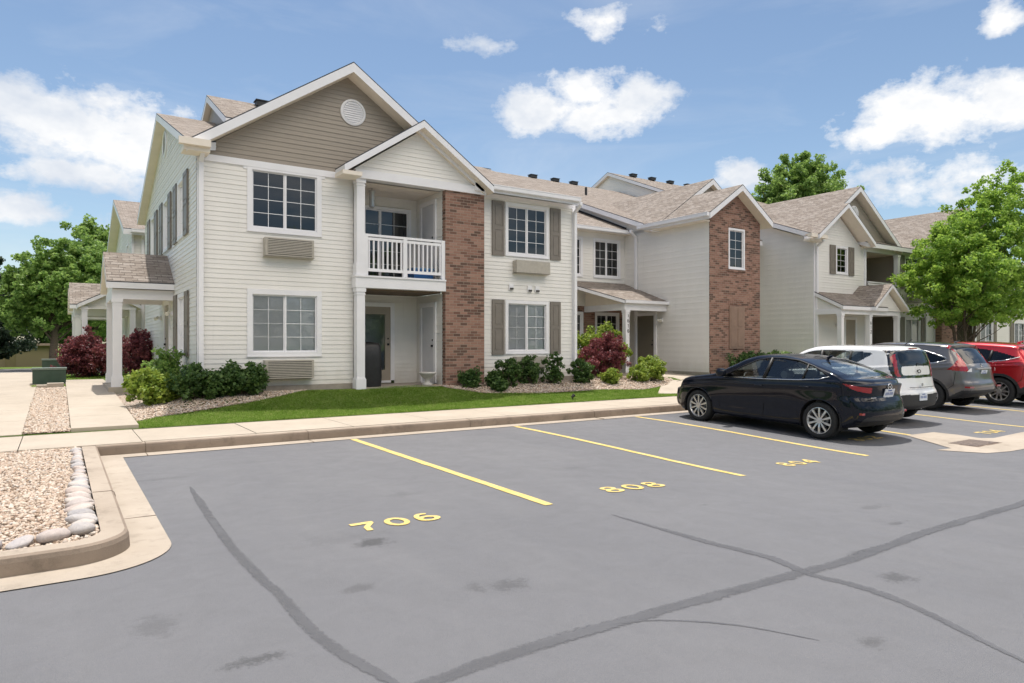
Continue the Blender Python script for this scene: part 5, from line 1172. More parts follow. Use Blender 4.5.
# wood added out of view round the lot, to darken low reflections
V_ = []
def unseen_belt(label, pts, n):
    P = []
    for (x, y, h) in pts: P += [(x, y, h*.55, h*.42, h*.42, h*.45), (x+2, y-1, h*.35, h*.4, h*.4, h*.35)]
    cp = crown_points(P, 700, .15, .4); o = leaves('unseen_wood', cp, np.full(len(cp), 1.3), n, .75, M['leaf_mid'], None, .8, .2); tag(o, label, 'unseen_wood', kind='stuff')
r9 = random.Random(3)
unseen_belt('added unseen belt of trees behind the viewer, closing the far side of the lot', [(-60+i*9+r9.uniform(-2, 2), -46+r9.uniform(-4, 2), r9.uniform(11, 16)) for i in range(17)], 26000)
unseen_belt('added unseen belt of trees left of the lot', [(-52+r9.uniform(-3, 3), -40+i*9, r9.uniform(10, 14)) for i in range(9)], 14000)
unseen_belt('added unseen belt of trees at the right end of the lot', [(82+r9.uniform(-3, 3), -40+i*9, r9.uniform(11, 15)) for i in range(7)], 12000)
# ------------------------------------------------------------ vehicles
def car_paint(name, col, metal=.3, rough=.28, dust=.08):
    m, nt = newmat(name); g = G(nt); tc = g.node('ShaderNodeTexCoord'); P = tc.outputs['Object']
    n = g.noise(P, 7, 5, .65); c = g.mix(g.ramp(n, [(.45, 0.), (.8, dust)]), col, (.22, .21, .19))
    s = g.node('ShaderNodeBsdfPrincipled'); g.put(s.inputs['Base Color'], c); s.inputs['Metallic'].default_value = metal; s.inputs['Specular IOR Level'].default_value = .5 if metal else .04; s.inputs['Roughness'].default_value = rough
    s.inputs['Coat Weight'].default_value = 1 if sum(col) > .1 else .72; g.put(s.inputs['Coat Roughness'], g.ramp(n, [(.4, .02), (.8, .10)])); g.out(s.outputs[0]); return m
M['navy'] = car_paint('dark_navy_car_paint', (.003, .005, .012), 0, .35, dust=.02); M['carwhite'] = car_paint('white_car_paint', (.78, .78, .78), 0, .3)
M['grey'] = car_paint('warm_grey_metallic_paint', (.155, .145, .14), .6, .32); M['red'] = car_paint('candy_red_paint', (.50, .012, .018), .45, .3)
M['clad'] = plain('dark_body_cladding', (.022, .022, .023), .6); M['rubber'] = plain('tyre_rubber', (.018, .018, .018), .85, nscale=30, namt=.4)
M['alloy'] = plain('silver_alloy', (.62, .62, .62), .28, metal=.85); M['chrome'] = plain('chrome_trim', (.75, .75, .75), .12, metal=1)
M['tail'] = plain('red_tail_lens', (.30, .005, .008), .08, **{'Coat_Weight': 1.0}); M['clear'] = plain('clear_lens', (.72, .73, .75), .08, **{'Coat_Weight': 1.0})
M['cabin'] = plain('dark_cabin', (.03, .03, .03), .8); M['seat'] = plain('car_seat_cloth', (.07, .065, .06), .8); M['seat_light'] = plain('pale_seat_cloth', (.22, .21, .2), .8)
M['gloss_black'] = plain('gloss_black', (.006, .006, .007), .06, **{'Coat_Weight': 1.0}); M['plate'] = plain('licence_plate_white', (.62, .66, .72), .4); M['plate_ink'] = plain('plate_blue_ink', (.04, .09, .3), .5)
M['brake'] = plain('brake_disc', (.25, .24, .23), .4, metal=.8); M['well'] = plain('wheel_well', (.008, .008, .008), .95)
def interp(pts):
    xs = np.array([p[0] for p in pts], float); ys = np.array([p[1] for p in pts], float); o = np.argsort(xs); xs, ys = xs[o], ys[o]
    # monotone cubic (Fritsch-Carlson)
    h = np.diff(xs); dl = np.diff(ys)/h; mm = np.zeros(len(xs)); mm[0], mm[-1] = dl[0], dl[-1]
    for i in range(1, len(xs)-1):
        mm[i] = 0 if dl[i-1]*dl[i] <= 0 else 3*(h[i-1]+h[i])/((2*h[i]+h[i-1])/dl[i-1]+(h[i]+2*h[i-1])/dl[i])
    def f(x):
        x = np.clip(np.asarray(x, float), xs[0], xs[-1]); i = np.clip(np.searchsorted(xs, x)-1, 0, len(h)-1); t = (x-xs[i])/h[i]
        return (2*t**3-3*t*t+1)*ys[i]+(t**3-2*t*t+t)*h[i]*mm[i]+(-2*t**3+3*t*t)*ys[i+1]+(t**3-t*t)*h[i]*mm[i+1]
    return f
def pin(poly, x, y): return in_poly(poly, np.asarray(x), np.asarray(y))
def smoothpoly(P, n=6):
    out = []; k = len(P)
    for i in range(k):
        p0, p1, p2, p3 = P[i-1], P[i], P[(i+1) % k], P[(i+2) % k]
        for j in range(n):
            t = j/n; out.append(tuple(.5*((2*p1[a])+(-p0[a]+p2[a])*t+(2*p0[a]-5*p1[a]+4*p2[a]-p3[a])*t*t+(-p0[a]+3*p1[a]-3*p2[a]+p3[a])*t**3) for a in (0, 1)))
    return out
def make_car(C):
    root = empty(C['name'], (0, 0, 0), C['label'], 'car'); rot = C.get('rot', 0)
    xr, xf = C['xr'], C['xf']; top = interp(C['top']); bot = interp(C['bot']); belt = interp(C['belt']); plan = interp(C['plan']); rear = interp(C['rear']); fr = interp(C['front'])
    W2 = C['W']/2; tum = C.get('tum', .36); rc = C.get('rc', .13); crown = C.get('crown', .05)
    def HW(x, z):
        x = np.asarray(x, float); z = np.asarray(z, float); b = belt(x); zb = bot(x); t = np.clip((z-zb)/(b-zb), 0, 1)
        w_ = W2*plan(x)*(1-.055*(1-t)**3-.012*np.exp(-((t-.93)/.1)**2)*0)
        for wx in (C['wr'], C['wf']): w_ = w_+.022*np.exp(-((x-wx)/.42)**2)*np.exp(-((z-.52)/.30)**2)
        # shoulder and lower door crease
        w_ = w_+.012*np.exp(-((z-(b-.10))/.035)**2)-.014*np.exp(-((z-(.44))/.10)**2)*(1-np.exp(-((x-C['wr'])/.5)**2))*(1-np.exp(-((x-C['wf'])/.5)**2))
        up_ = np.clip(z-b, 0, None); w_ = w_-up_*tum-.012*np.clip(up_/.03, 0, 1)
        return w_
    ns, nc, nt_, nb = C.get('ns', 70), 9, 40, 8
    xs = np.linspace(xr, xf, int((xf-xr)/.0165))
    ring = []
    def section(x):
        x = float(x); zb, zt = float(bot(x)), float(top(x)); r = min(rc, (zt-zb)*.3, .9*max(.02, .25*(zt-float(belt(x)))+.05)); Y = []; Z = []
        zz = np.linspace(zb, zt-r, ns); yy = HW(x, zz); 
        # soft lower edge
        yy = yy-.05*np.clip(1-(zz-zb)/.06, 0, 1)**2
        Y += list(yy); Z += list(zz); ys_ = yy[-1]
        for k in range(1, nc+1):
            a = k/nc*math.pi/2; Y.append(ys_-r*1.25*(1-math.cos(a))); Z.append(zt-r+r*math.sin(a)*.80)
        ye, ze = Y[-1], Z[-1]
        for k in range(1, nt_+1):
            t = k/nt_; Y.append(ye*(1-t)); Z.append(ze+(zt-ze)*(1-(1-t)**2))
        half = list(zip(Y, Z)); bottom = [(ye2, zb) for ye2 in np.linspace(0, Y[0], nb+1)[:-1]]
        full = bottom+half          # from bottom centre up one side to the top centre
        L_ = full+[(-y, z) for y, z in full[::-1][1:-1]]
        return np.array(L_)
    secs = np.array([section(x) for x in xs]); ncap = 44
    def xwarp(x, y, z, u):
        wr = np.clip(1-(x-xr)/.7, 0, 1)**2; wf = np.clip(1-(xf-x)/.7, 0, 1)**2; vy = np.abs(y)/W2
        return x+wr*(rear(z)+C.get('cr', .16)*vy**3.2)-wf*(fr(z)+C.get('cf', .28)*vy**2.6)
    V = []
    cen_r = np.array([0, .58*(float(top(xr))+float(bot(xr)))]); cen_f = np.array([0, .5*(float(top(xf))+float(bot(xf)))])
    ss = np.concatenate([np.linspace(.03, .88, ncap-8), np.linspace(.9, .995, 8)]); RR = .07
    for s in ss:
        q = cen_r+(secs[0]-cen_r)*s; dx = RR*(1-math.sqrt(max(0, 1-(max(0, s-.90)/.10)**2))); x = np.full(len(q), xr); V.append(np.stack([xwarp(x, q[:, 0], q[:, 1], 0)+dx-.0, q[:, 0], q[:, 1]], 1))
    for x, sc in zip(xs, secs):
        X = np.full(len(sc), x)+ (RR*np.clip(1-(x-xr)/.5, 0, 1)); V.append(np.stack([xwarp(np.full(len(sc), x), sc[:, 0], sc[:, 1], 0)+RR*np.clip(1-(x-xr)/.5, 0, 1)-RR*np.clip(1-(xf-x)/.5, 0, 1), sc[:, 0], sc[:, 1]], 1))
    for s in ss[::-1]:
        q = cen_f+(secs[-1]-cen_f)*s; dx = RR*(1-math.sqrt(max(0, 1-(max(0, s-.90)/.10)**2))); x = np.full(len(q), xf); V.append(np.stack([xwarp(x, q[:, 0], q[:, 1], 0)-dx, q[:, 0], q[:, 1]], 1))
    V = np.array(V); nr, npt = V.shape[:2]; Vf = V.reshape(-1, 3)
    I, J = np.meshgrid(np.arange(nr-1), np.arange(npt), indexing='ij'); I, J = I.ravel(), J.ravel(); J2 = (J+1) % npt
    F = np.stack([I*npt+J, (I+1)*npt+J, (I+1)*npt+J2, I*npt+J2], 1)
    # caps centres
    F = np.concatenate([F]); cen = Vf[F].mean(1); e1 = Vf[F[:, 2]]-Vf[F[:, 0]]; e2 = Vf[F[:, 3]]-Vf[F[:, 1]]; N = np.cross(e1, e2); N /= np.linalg.norm(N, axis=1)[:, None]+1e-12
    x, y, z = cen.T; ay = np.abs(y); region = np.zeros(len(F), int)      # 0 body
    capr = I < len(ss)+2; capf = I >= len(ss)+len(xs)-3
    side = (np.abs(N[:, 1]) > .45) & ~(capr & (np.abs(N[:, 0]) > .6)) & ~(capf & (np.abs(N[:, 0]) > .6))
    keep = np.ones(len(F), bool)
    for wx in (C['wr'], C['wf']):
        keep &= ~(((x-wx)**2+(z-C['wz'])**2 < C['ra']**2) & (ay > W2-.30) & (np.abs(N[:, 1]) > .3)); keep &= ~((np.abs(x-wx) < C['ra']) & (ay > W2-.30) & (z < .35) & (np.abs(N[:, 2]) > .5))
    if 'clad' in C: region[(z < C['clad'](x)) & keep] = 1
    if 'arch' in C:
        for wx in (C['wr'], C['wf']): region[side & ((x-wx)**2+(z-C['wz'])**2 < (C['ra']+C['arch'])**2)] = 1
    codes = {}; nxt = 2; glassq = []
    for (kind, where, poly, mat) in C['zones']:
        P = smoothpoly(poly) if kind.endswith('~') else poly
        if where == 'side': sel = side & pin(P, x, z)
        elif where == 'back': sel = pin(P, ay, z) & ((x < C['backx']) & (N[:, 0]*np.sign(-1) > -9)) & (np.abs(N[:, 1]) < .8) & (x < C['backx'])
        elif where == 'backside': sel = pin(P, x, z) & (x < C['backx']+.45) & (ay > C.get('bsy', .55))
        elif where == 'top': sel = pin(P, x, ay) & (z > float(belt(0))-.05) & ~side
        elif where == 'frontside': sel = pin(P, x, z) & (x > C['wf'])
        elif where == 'fronttop': sel = pin(P, ay, z) & (x > C['wf'])
        region[sel & keep] = nxt; codes[nxt] = (kind.strip('~'), mat); nxt += 1
    def part(name, sel, mat, parent, offset=0.0, sm=True):
        if not sel.any(): return None
        f = F[sel]; u, inv = np.unique(f.ravel(), return_inverse=True); vv = Vf[u].copy()
        if offset:
            nn = np.zeros_like(vv); np.add.at(nn, inv, np.repeat(N[sel], 4, axis=0)); nn /= np.linalg.norm(nn, axis=1)[:, None]+1e-9; vv += nn*offset*C['nsgn']
        return npmesh(name, vv, inv.reshape(-1, 4), mat, parent, smooth=sm)
    # orientation sign: normals point outwards?
    C['nsgn'] = 1 if (N*(cen-np.array([0, 0, .7])))[np.abs(N[:, 1]) > .9].sum() > 0 else -1
    if C['nsgn'] < 0: F = F[:, ::-1]
    body = part('body', keep & (region == 0), M[C['paint']], root)
    cl = part('cladding', keep & (region == 1), M['clad'], root)
    groups = {}
    for k, (nm, mat) in codes.items(): groups.setdefault((nm, mat), []).append(k)
    for (nm, mat), ks in groups.items():
        sel = keep & np.isin(region, ks); lights = nm in ('tail_light', 'headlight')
        if nm == 'side_window' or lights:
            for s in (1, -1): part(nm, sel & (y*s > 0), M[mat], root, -.004 if not lights else .003)
        else: part(nm, sel, M[mat], root, -.004 if 'window' in nm or 'wind' in nm else (.0015 if nm != 'trunk_panel' else .002))
    def onside(px, pz, s, off=.004):
        xx = float(xwarp(np.array([px]), np.array([float(HW(px, pz))]), np.array([pz]), 0)[0]); return (px, s*(float(HW(px, pz))+off), pz)
    # trim lines along the sides
    for (nm, pts, r, mat) in C.get('lines', []):
        for s in (1, -1):
            m = MB(); m.tube([onside(a, b, s) for a, b in pts], r, 6); m.build(nm, M[mat], root, local=True, smooth=True)
    # door gaps
    m = MB()
    for pts in C.get('gaps', []):
        for s in (1, -1): m.tube([onside(a, b, s, -.0015) for a, b in pts], .0045, 5)
    m.build('panel_gap', M['well'], root, local=True)
    # cabin floor, seats
    m = MB(); m.box(C['wr']-.3, C['wf']-.35, -W2+.12, W2-.12, .30, .48); m.build('cabin_floor', M['cabin'], root, local=True)
    xw = C['cab']
    for (sx, w_) in ((xw+.15, .5), (xw-.85, 1.3)):
        for sy in ((.37, -.37) if w_ < 1 else (0,)):
            m = MB(); m.box(sx-.05, sx+.45, sy-w_/2, sy+w_/2, .45, .62); 
            q = [(sx-.02, .6), (sx-.20, C['seatz']-.22), (sx-.31, C['seatz']-.22), (sx-.15, .6)]
            for (a, b) in zip(q, q[1:]+q[:1]): m.face([(a[0], sy-w_/2, a[1]), (b[0], sy-w_/2, b[1]), (b[0], sy+w_/2, b[1]), (a[0], sy+w_/2, a[1])])
            for e in (-1, 1): m.face([(a[0], sy+e*w_/2, a[1]) for a in q])
            for hy in ((sy,) if w_ < 1 else (-.38, .38)): m.tube([(sx-.27, hy-.11, C['seatz']-.12), (sx-.27, hy+.11, C['seatz']-.12)], [.075, .075], 12)
            m.build('seat', M[C.get('seatm', 'seat')], root, local=True)
    m = MB(); m.tube([(xw+.72+.12*math.cos(t)*.5, .37+.18*math.sin(t), C['seatz']-.30+.17*math.cos(t)) for t in np.linspace(0, 2*math.pi, 20)], .016, 6, caps=False); m.build('steering_wheel', M['black'], root, local=True)
    m = MB(); m.box(xw+.85, C['wf']-.25, -W2+.15, W2-.15, .45, float(belt(xw+.8))-.02); m.build('dashboard', M['cabin'], root, local=True)
    # mirrors and handles
    for s in (1, -1):
        bx, bz = C['mirror']; by = float(HW(bx, bz)); m = MB()
        m.tube([(bx, s*(by-.02), bz), (bx-.02, s*(by+.08), bz+.02)], .028, 8); 
        for (a, b, r0, r1) in ((0, .05, .05, .085), (.05, .17, .085, .082), (.17, .21, .082, .03)): m.tube([(bx-.03, s*(by+.05+a), bz+.055), (bx-.03, s*(by+.05+b), bz+.055)], [r0, r1], 14)
        m.build('mirror', M[C.get('mirrorm', C['paint'])], root, local=True, smooth=True)
        for (hx, hz) in C['handles']:
            m = MB(); y0 = float(HW(hx, hz)); m.tube([(hx-.10, s*(y0-.0), hz), (hx-.07, s*(y0+.022), hz), (hx+.07, s*(y0+.022), hz), (hx+.10, s*(y0-.0), hz)], [.008, .014, .014, .008], 8); m.build('door_handle', M[C.get('handlem', C['paint'])], root, local=True, smooth=True)
    # wheels
    R_, rr = C['wz'], C['rim']; wwid = .215
    for wx in (C['wr'], C['wf']):
        for s in (1, -1):
            wy = s*(W2-.012); m = MB(); n = 48; prof = [(rr*.98, 0), (rr+.012, .0), (rr+.03, .012), (R_-.035, .006), (R_-.012, -.012), (R_, -.035), (R_, -wwid+.035), (R_-.03, -wwid), (rr, -wwid)]
            for (r0, d0), (r1, d1) in zip(prof, prof[1:]):
                for k in range(n):
                    a, b = 2*math.pi*k/n, 2*math.pi*(k+1)/n
                    m.face([(wx+r0*math.cos(a), wy+s*d0, R_+r0*math.sin(a)), (wx+r0*math.cos(b), wy+s*d0, R_+r0*math.sin(b)), (wx+r1*math.cos(b), wy+s*d1, R_+r1*math.sin(b)), (wx+r1*math.cos(a), wy+s*d1, R_+r1*math.sin(a))])
            # 'wheel' holds the tyre; rim and brake disc below it
            wheel = m.build('wheel', M['rubber'], root, local=True, smooth=True)
            m = MB()
            for (r0, d0, r1, d1) in ((rr, -.004, rr-.014, -.002), (rr-.014, -.002, rr-.03, -.03), (rr-.03, -.03, rr-.035, -.14)):
                for k in range(n):
                    a, b = 2*math.pi*k/n, 2*math.pi*(k+1)/n
                    m.face([(wx+r0*math.cos(a), wy+s*d0, R_+r0*math.sin(a)), (wx+r0*math.cos(b), wy+s*d0, R_+r0*math.sin(b)), (wx+r1*math.cos(b), wy+s*d1, R_+r1*math.sin(b)), (wx+r1*math.cos(a), wy+s*d1, R_+r1*math.sin(a))])
            ns_ = C['spokes']; tw = C.get('twin', 0)
            for k in range(ns_):
                base = 2*math.pi*k/ns_+.3
                for da in ((-tw, tw) if tw else (0,)):
                    a0 = base+da*.45; a1 = base+da*1.25; w0, w1 = C['spw']
                    def sp(r_, a, w_, d): return [(wx+r_*math.cos(a)-w_*math.sin(a), wy+s*d, R_+r_*math.sin(a)+w_*math.cos(a)), (wx+r_*math.cos(a)+w_*math.sin(a), wy+s*d, R_+r_*math.sin(a)-w_*math.cos(a))]
                    st = [(.03, a0, w0, -.022), (rr*.5, (a0+a1)/2, (w0+w1)/2, -.010), (rr-.012, a1, w1, -.012)]
                    q = [sp(*t) for t in st]; qb = [sp(t[0], t[1], t[2], t[3]-.035) for t in st]
                    for i in range(2):
                        m.face([q[i][0], q[i][1], q[i+1][1], q[i+1][0]]); m.face([q[i][0], q[i+1][0], qb[i+1][0], qb[i][0]]); m.face([q[i][1], q[i+1][1], qb[i+1][1], qb[i][1]])
            m.tube([(wx, wy-s*.05, R_), (wx, wy-s*.008, R_)], [.062, .052], 20); rim = m.build('rim', M['alloy'], wheel, local=True)
            m = MB(); m.tube([(wx, wy-s*.09, R_), (wx, wy-s*.075, R_)], [.135, .135], 24); m.tube([(wx, wy-s*.16, R_), (wx, wy-s*.15, R_)], [rr-.02, rr-.02], 24, mi=1); m.build('brake_disc', [M['brake'], M['well']], wheel, local=True)
            m = MB(); ra = C['ra']+.005; k0 = 26
            for k in range(k0):
                a, b = math.pi*(-.12+1.24*k/k0), math.pi*(-.12+1.24*(k+1)/k0); y0, y1 = s*(W2-.018), s*(W2-.32)
                m.face([(wx+ra*math.cos(a), y0, C['wz']+ra*math.sin(a)), (wx+ra*math.cos(b), y0, C['wz']+ra*math.sin(b)), (wx+ra*math.cos(b), y1, C['wz']+ra*math.sin(b)), (wx+ra*math.cos(a), y1, C['wz']+ra*math.sin(a))])
            m.face([(wx+ra*math.cos(math.pi*(-.12+1.24*k/k0)), s*(W2-.32), C['wz']+ra*math.sin(math.pi*(-.12+1.24*k/k0))) for k in range(k0+1)])
            m.build('wheel_well', M['well'], root, local=True)
            m = MB(); rl = C['ra']
            aa = [math.pi*(-.10+1.2*k/30) for k in range(31)]
            m.tube([(wx+rl*math.cos(a), s*(float(HW(wx+rl*math.cos(a), C['wz']+rl*math.sin(a)))-.002), C['wz']+rl*math.sin(a)) for a in aa], .011, 6); m.build('arch_lip', M['clad' if C.get('arch') else C['paint']], root, local=True, smooth=True)
    # plate
    px, pz = C['plate'][:2]; yo = C['plate'][2] if len(C['plate']) > 2 else 0; tilt = C.get('ptilt', 0)
    m = MB(); m.box(-.012, .0, -.152, .152, -.076, .076); pl = m.build('licence_plate', M['plate'], root, local=True); pl.location = (px, yo, pz); pl.rotation_euler = (0, tilt, 0)
    m = MB(); 
    for k, ww in ((-.10, .02), (-.06, .02), (-.02, .02), (.03, .02), (.07, .02), (.11, .02)): m.box(-.0145, -.0125, k-ww/2, k+ww/2, -.03, .02)
    m.box(-.0142, -.0122, -.06, .06, .042, .060); m.build('plate_characters', M['plate_ink'], pl, local=True)
    C['onside'] = onside; C['root'] = root; C['xwarp'] = xwarp; C['HW'] = HW
    return root
def badge(root, pts, r, mat='chrome', name='emblem'):
    m = MB(); m.tube(pts, r, 8, caps=False); return m.build(name, M[mat], root, local=True, smooth=True)
def place(root, x, y, pitch=0, zoff=None):
    root.location = (x, y, zg(x, y) if zoff is None else zoff); root.rotation_euler = (0, -R(pitch), R(90)); root.rotation_mode = 'XYZ'

# dark navy sedan
sed = dict(bsy=.46, name='sedan_car', label='black-navy sedan with silver alloy wheels, first in the row, nearest the empty bays', paint='navy', xr=-2.28, xf=2.30, W=1.80, wr=-1.35, wf=1.35, wz=.325, ra=.375, rim=.236,
    top=[(-2.28, .99), (-2.1, 1.06), (-1.8, 1.10), (-1.6, 1.165), (-1.2, 1.30), (-.8, 1.405), (-.35, 1.452), (0, 1.44), (.25, 1.385), (.6, 1.22), (1.0, 1.03), (1.15, 1.0), (1.6, .93), (2.0, .83), (2.2, .75), (2.30, .66)],
    bot=[(-2.28, .34), (-2.0, .24), (-1.5, .20), (0, .19), (1.5, .20), (2.0, .20), (2.30, .25)],
    belt=[(-2.28, .97), (-1.7, 1.02), (-1.2, 1.015), (0, .965), (.8, .93), (1.3, .88), (2.0, .78), (2.3, .62)],
    plan=[(-2.28, .86), (-1.9, .945), (-1.4, .985), (-.5, 1), (.7, 1), (1.4, .985), (1.9, .94), (2.30, .84)],
    rear=[(.2, .08), (.35, .01), (.5, -.015), (.68, .02), (.8, .07), (.95, .045), (1.05, .0), (1.5, 0)], front=[(.2, .08), (.4, .0), (.6, .02), (.75, .08), (.9, .2), (1.5, .2)], cr=.36, cf=.36, tum=.42, rc=.12,
    backx=-1.9, cab=-.25, seatz=1.18, seatm='seat_light',
    zones=[('side_window~', 'side', [(.66, 1.0), (.30, 1.185), (0, 1.315), (-.25, 1.365), (-.55, 1.37), (-.85, 1.34), (-1.15, 1.255), (-1.42, 1.12), (-1.38, 1.065), (-.9, 1.02), (-.25, .995), (.4, .975)], 'car_glass'),
           ('rear_window', 'top', [(-1.88, -.01), (-1.86, .50), (-1.80, .56), (-1.22, .54), (-1.12, .48), (-1.12, -.01)], 'car_glass'),
           ('windshield', 'top', [(.12, -.01), (.12, .48), (.2, .56), (.95, .66), (1.02, .6), (1.05, -.01)], 'car_glass'),
           ('tail_light~', 'backside', [(-2.40, .90), (-2.1, .94), (-1.84, .985), (-1.76, .99), (-1.86, .93), (-2.05, .86), (-2.40, .79)], 'tail'),
           ('bumper_lower', 'back', [(-.01, .2), (.62, .2), (.66, .38), (.6, .44), (-.01, .46)], 'clad'),
           ('headlight~', 'frontside', [(1.92, .74), (2.15, .73), (2.4, .66), (2.4, .56), (2.2, .62), (1.98, .68)], 'clear')],
    lines=[('window_trim', [(.72, .965), (.2, .975), (-.3, .985), (-.9, 1.01), (-1.32, 1.045), (-1.50, 1.10)], .008, 'chrome'), ('window_pillar', [(-.22, .995), (-.30, 1.375)], .030, 'black'), ('window_pillar', [(-1.02, 1.03), (-1.07, 1.29)], .016, 'black'),
           ('door_seal', [(.72, .98), (.32, 1.19), (.02, 1.325), (-.25, 1.378), (-.55, 1.383), (-.87, 1.352), (-1.18, 1.265), (-1.48, 1.12)], .012, 'black')],
    gaps=[[(.82, .93), (.86, .7), (.80, .30)], [(-.24, .97), (-.24, .7), (-.20, .30)], [(-1.35, 1.02), (-1.28, .85), (-1.0, .62), (-.92, .45), (-.95, .30)], [(.8, .30), (0, .28), (-.95, .30)], [(1.0, .955), (1.5, .90), (2.0, .78)], [(-1.75, 1.0), (-1.8, .80), (-1.74, .60)], [(1.82, .74), (1.75, .62)]],
    mirror=(.70, 1.0), handles=[(-.12, .855), (-1.08, .895)], spokes=10, twin=0, spw=(.012, .019), plate=(-2.085, .83), ptilt=-.25)
_f = lambda x: x if x > -1.7 else -1.7+(x+1.7)*.76
for k in ('top', 'bot', 'belt', 'plan'): sed[k] = [(_f(a), b) for a, b in sed[k]]
sed['xr'] = _f(sed['xr']); sed['backx'] = -1.78
sed['zones'] = [(n_, w_, [(_f(a), b) for a, b in P_] if w_ in ('side', 'backside', 'top') else P_, m_) for n_, w_, P_, m_ in sed['zones']]
sed['gaps'] = [[(_f(a), b) for a, b in P_] for P_ in sed['gaps']]
r = make_car(sed)
m = MB(); m.tube([(-.95, 0, 1.385), (-1.0, 0, 1.42), (-1.06, 0, 1.43)], [.03, .022, .008], 8); m.build('antenna', M['navy'], r, local=True)
badge(r, [(-2.125+.02, .065*math.cos(t), .945+.05*math.sin(t)) for t in np.linspace(0, 2*math.pi, 18)], .007)
badge(r, [(-2.10, .05, .965), (-2.11, 0, .93), (-2.10, -.05, .965)], .006)
m = MB(); m.box(-2.10, -2.085, .42, .56, .76, .775); m.build('lettering', M['chrome'], r, local=True)
for s in (1, -1):
    m = MB(); m.box(-2.035, -1.98, s*.66-.06, s*.66+.06, .475, .51); m.build('reflector', M['tail'], r, local=True)
place(r, 11.95, 8.33, 1.3, -.06)

# white boxy hatchback
soul = dict(bsy=.60, name='hatchback_car', label='white boxy hatchback with black-framed rear window, second in the row', paint='carwhite', xr=-2.05, xf=2.02, W=1.76, wr=-1.29, wf=1.29, wz=.32, ra=.37, rim=.215,
    top=[(-2.05, 1.53), (-1.8, 1.57), (-1.2, 1.59), (-.5, 1.59), (-.2, 1.575), (.08, 1.51), (.48, 1.30), (.92, 1.09), (1.25, 1.05), (1.8, .98), (2.0, .88), (2.08, .78)],
    bot=[(-2.05, .32), (-1.8, .24), (-1.3, .2), (1.3, .2), (1.8, .2), (2.08, .26)], belt=[(-2.05, 1.16), (-1.2, 1.12), (0, 1.03), (.8, .97), (1.4, .93), (2.08, .75)],
    plan=[(-2.05, .93), (-1.8, .965), (-1.3, .99), (-.5, 1), (.7, 1), (1.4, .985), (1.8, .94), (2.08, .86)],
    rear=[(.2, .10), (.35, .0), (.6, -.02), (.72, .03), (.95, .08), (1.2, .12), (1.45, .20), (1.6, .24)], front=[(.2, .06), (.5, .0), (.8, .05), (1.0, .15), (1.6, .15)], cr=.13, cf=.25, tum=.24, rc=.13, crown=.03,
    backx=-1.6, cab=-.15, seatz=1.28,
    zones=[('side_window~', 'side', [(.60, 1.03), (.34, 1.26), (.08, 1.40), (-.3, 1.47), (-1.0, 1.465), (-1.42, 1.43), (-1.40, 1.38), (-1.1, 1.20), (-.98, 1.14), (-.2, 1.07), (.4, 1.03)], 'car_glass'),
           ('rear_panel', 'back', [(-.01, .93), (.84, .93), (.87, 1.0), (.88, 1.2), (.84, 1.40), (.76, 1.485), (-.01, 1.50)], 'gloss_black'),
           ('rear_panel', 'backside', [(-2.2, .93), (-1.86, .97), (-1.80, 1.1), (-1.72, 1.40), (-1.80, 1.47), (-2.2, 1.47)], 'gloss_black'),
           ('rear_window', 'back', [(-.01, 1.17), (.54, 1.17), (.58, 1.2), (.56, 1.42), (.50, 1.46), (-.01, 1.47)], 'dark_glass'),
           ('tailgate_panel', 'back', [(-.01, .985), (.52, .985), (.56, 1.02), (.56, 1.13), (.52, 1.165), (-.01, 1.17)], 'carwhite'),
           ('tail_light', 'back', [(.60, .96), (.70, .96), (.75, 1.02), (.75, 1.34), (.70, 1.40), (.62, 1.41), (.64, 1.33), (.66, 1.15), (.64, 1.03)], 'tail'),
           ('bumper_lower', 'back', [(-.01, .2), (.95, .2), (.95, .42), (.80, .56), (.7, .60), (-.01, .60)], 'clad'), ('bumper_lower', 'backside', [(-2.2, .2), (-1.70, .2), (-1.68, .48), (-2.2, .62)], 'clad'),
           ('windshield', 'top', [(.22, -.01), (.22, .52), (.3, .58), (.88, .66), (.95, -.01)], 'car_glass')],
    lines=[('window_pillar', [(-.32, 1.07), (-.35, 1.47)], .035, 'black'), ('window_pillar', [(.36, 1.03), (.33, 1.30)], .02, 'black'), ('window_pillar', [(-.98, 1.14), (-1.0, 1.47)], .02, 'black')],
    gaps=[[(.85, .97), (.86, .7), (.80, .30)], [(-.25, 1.05), (-.25, .3)], [(-1.2, 1.1), (-1.1, .8), (-.88, .6), (-.86, .30)], [(.8, .3), (-.86, .3)]], mirror=(.70, 1.08), handles=[(-.12, .95), (-1.05, .98)], handlem='carwhite', spokes=5, twin=.2, spw=(.014, .02), plate=(-2.07, .545, -.0), ptilt=0)
r = make_car(soul)
m = MB(); m.box(-1.88, -1.83, -.12, .12, 1.515, 1.54); m.build('brake_light', M['tail'], r, local=True)
badge(r, [(-2.01+.02, .06*math.cos(t), 1.06+.032*math.sin(t)) for t in np.linspace(0, 2*math.pi, 18)], .008, 'black'); m = MB(); m.tube([(-2.06, 0, .79), (-2.05, 0, .79)], .035, 14); m.build('emblem', M['metal'], r, local=True)
m = MB(); m.tube([(-2.055, -.5, .745), (-2.07, 0, .74), (-2.055, .5, .745)], .006, 6); m.build('tailgate_seam', M['well'], r, local=True)
m = MB(); m.tube([(-1.84, 0, 1.27), (-2.02, -.12, 1.17)], .008, 6); m.build('wiper', M['black'], r, local=True)
m = MB(); m.tube([(-1.7, 0, 1.6), (-1.85, 0, 1.72)], [.012, .004], 6); m.build('antenna', M['black'], r, local=True)
place(r, 14.72, 9.05, .5)

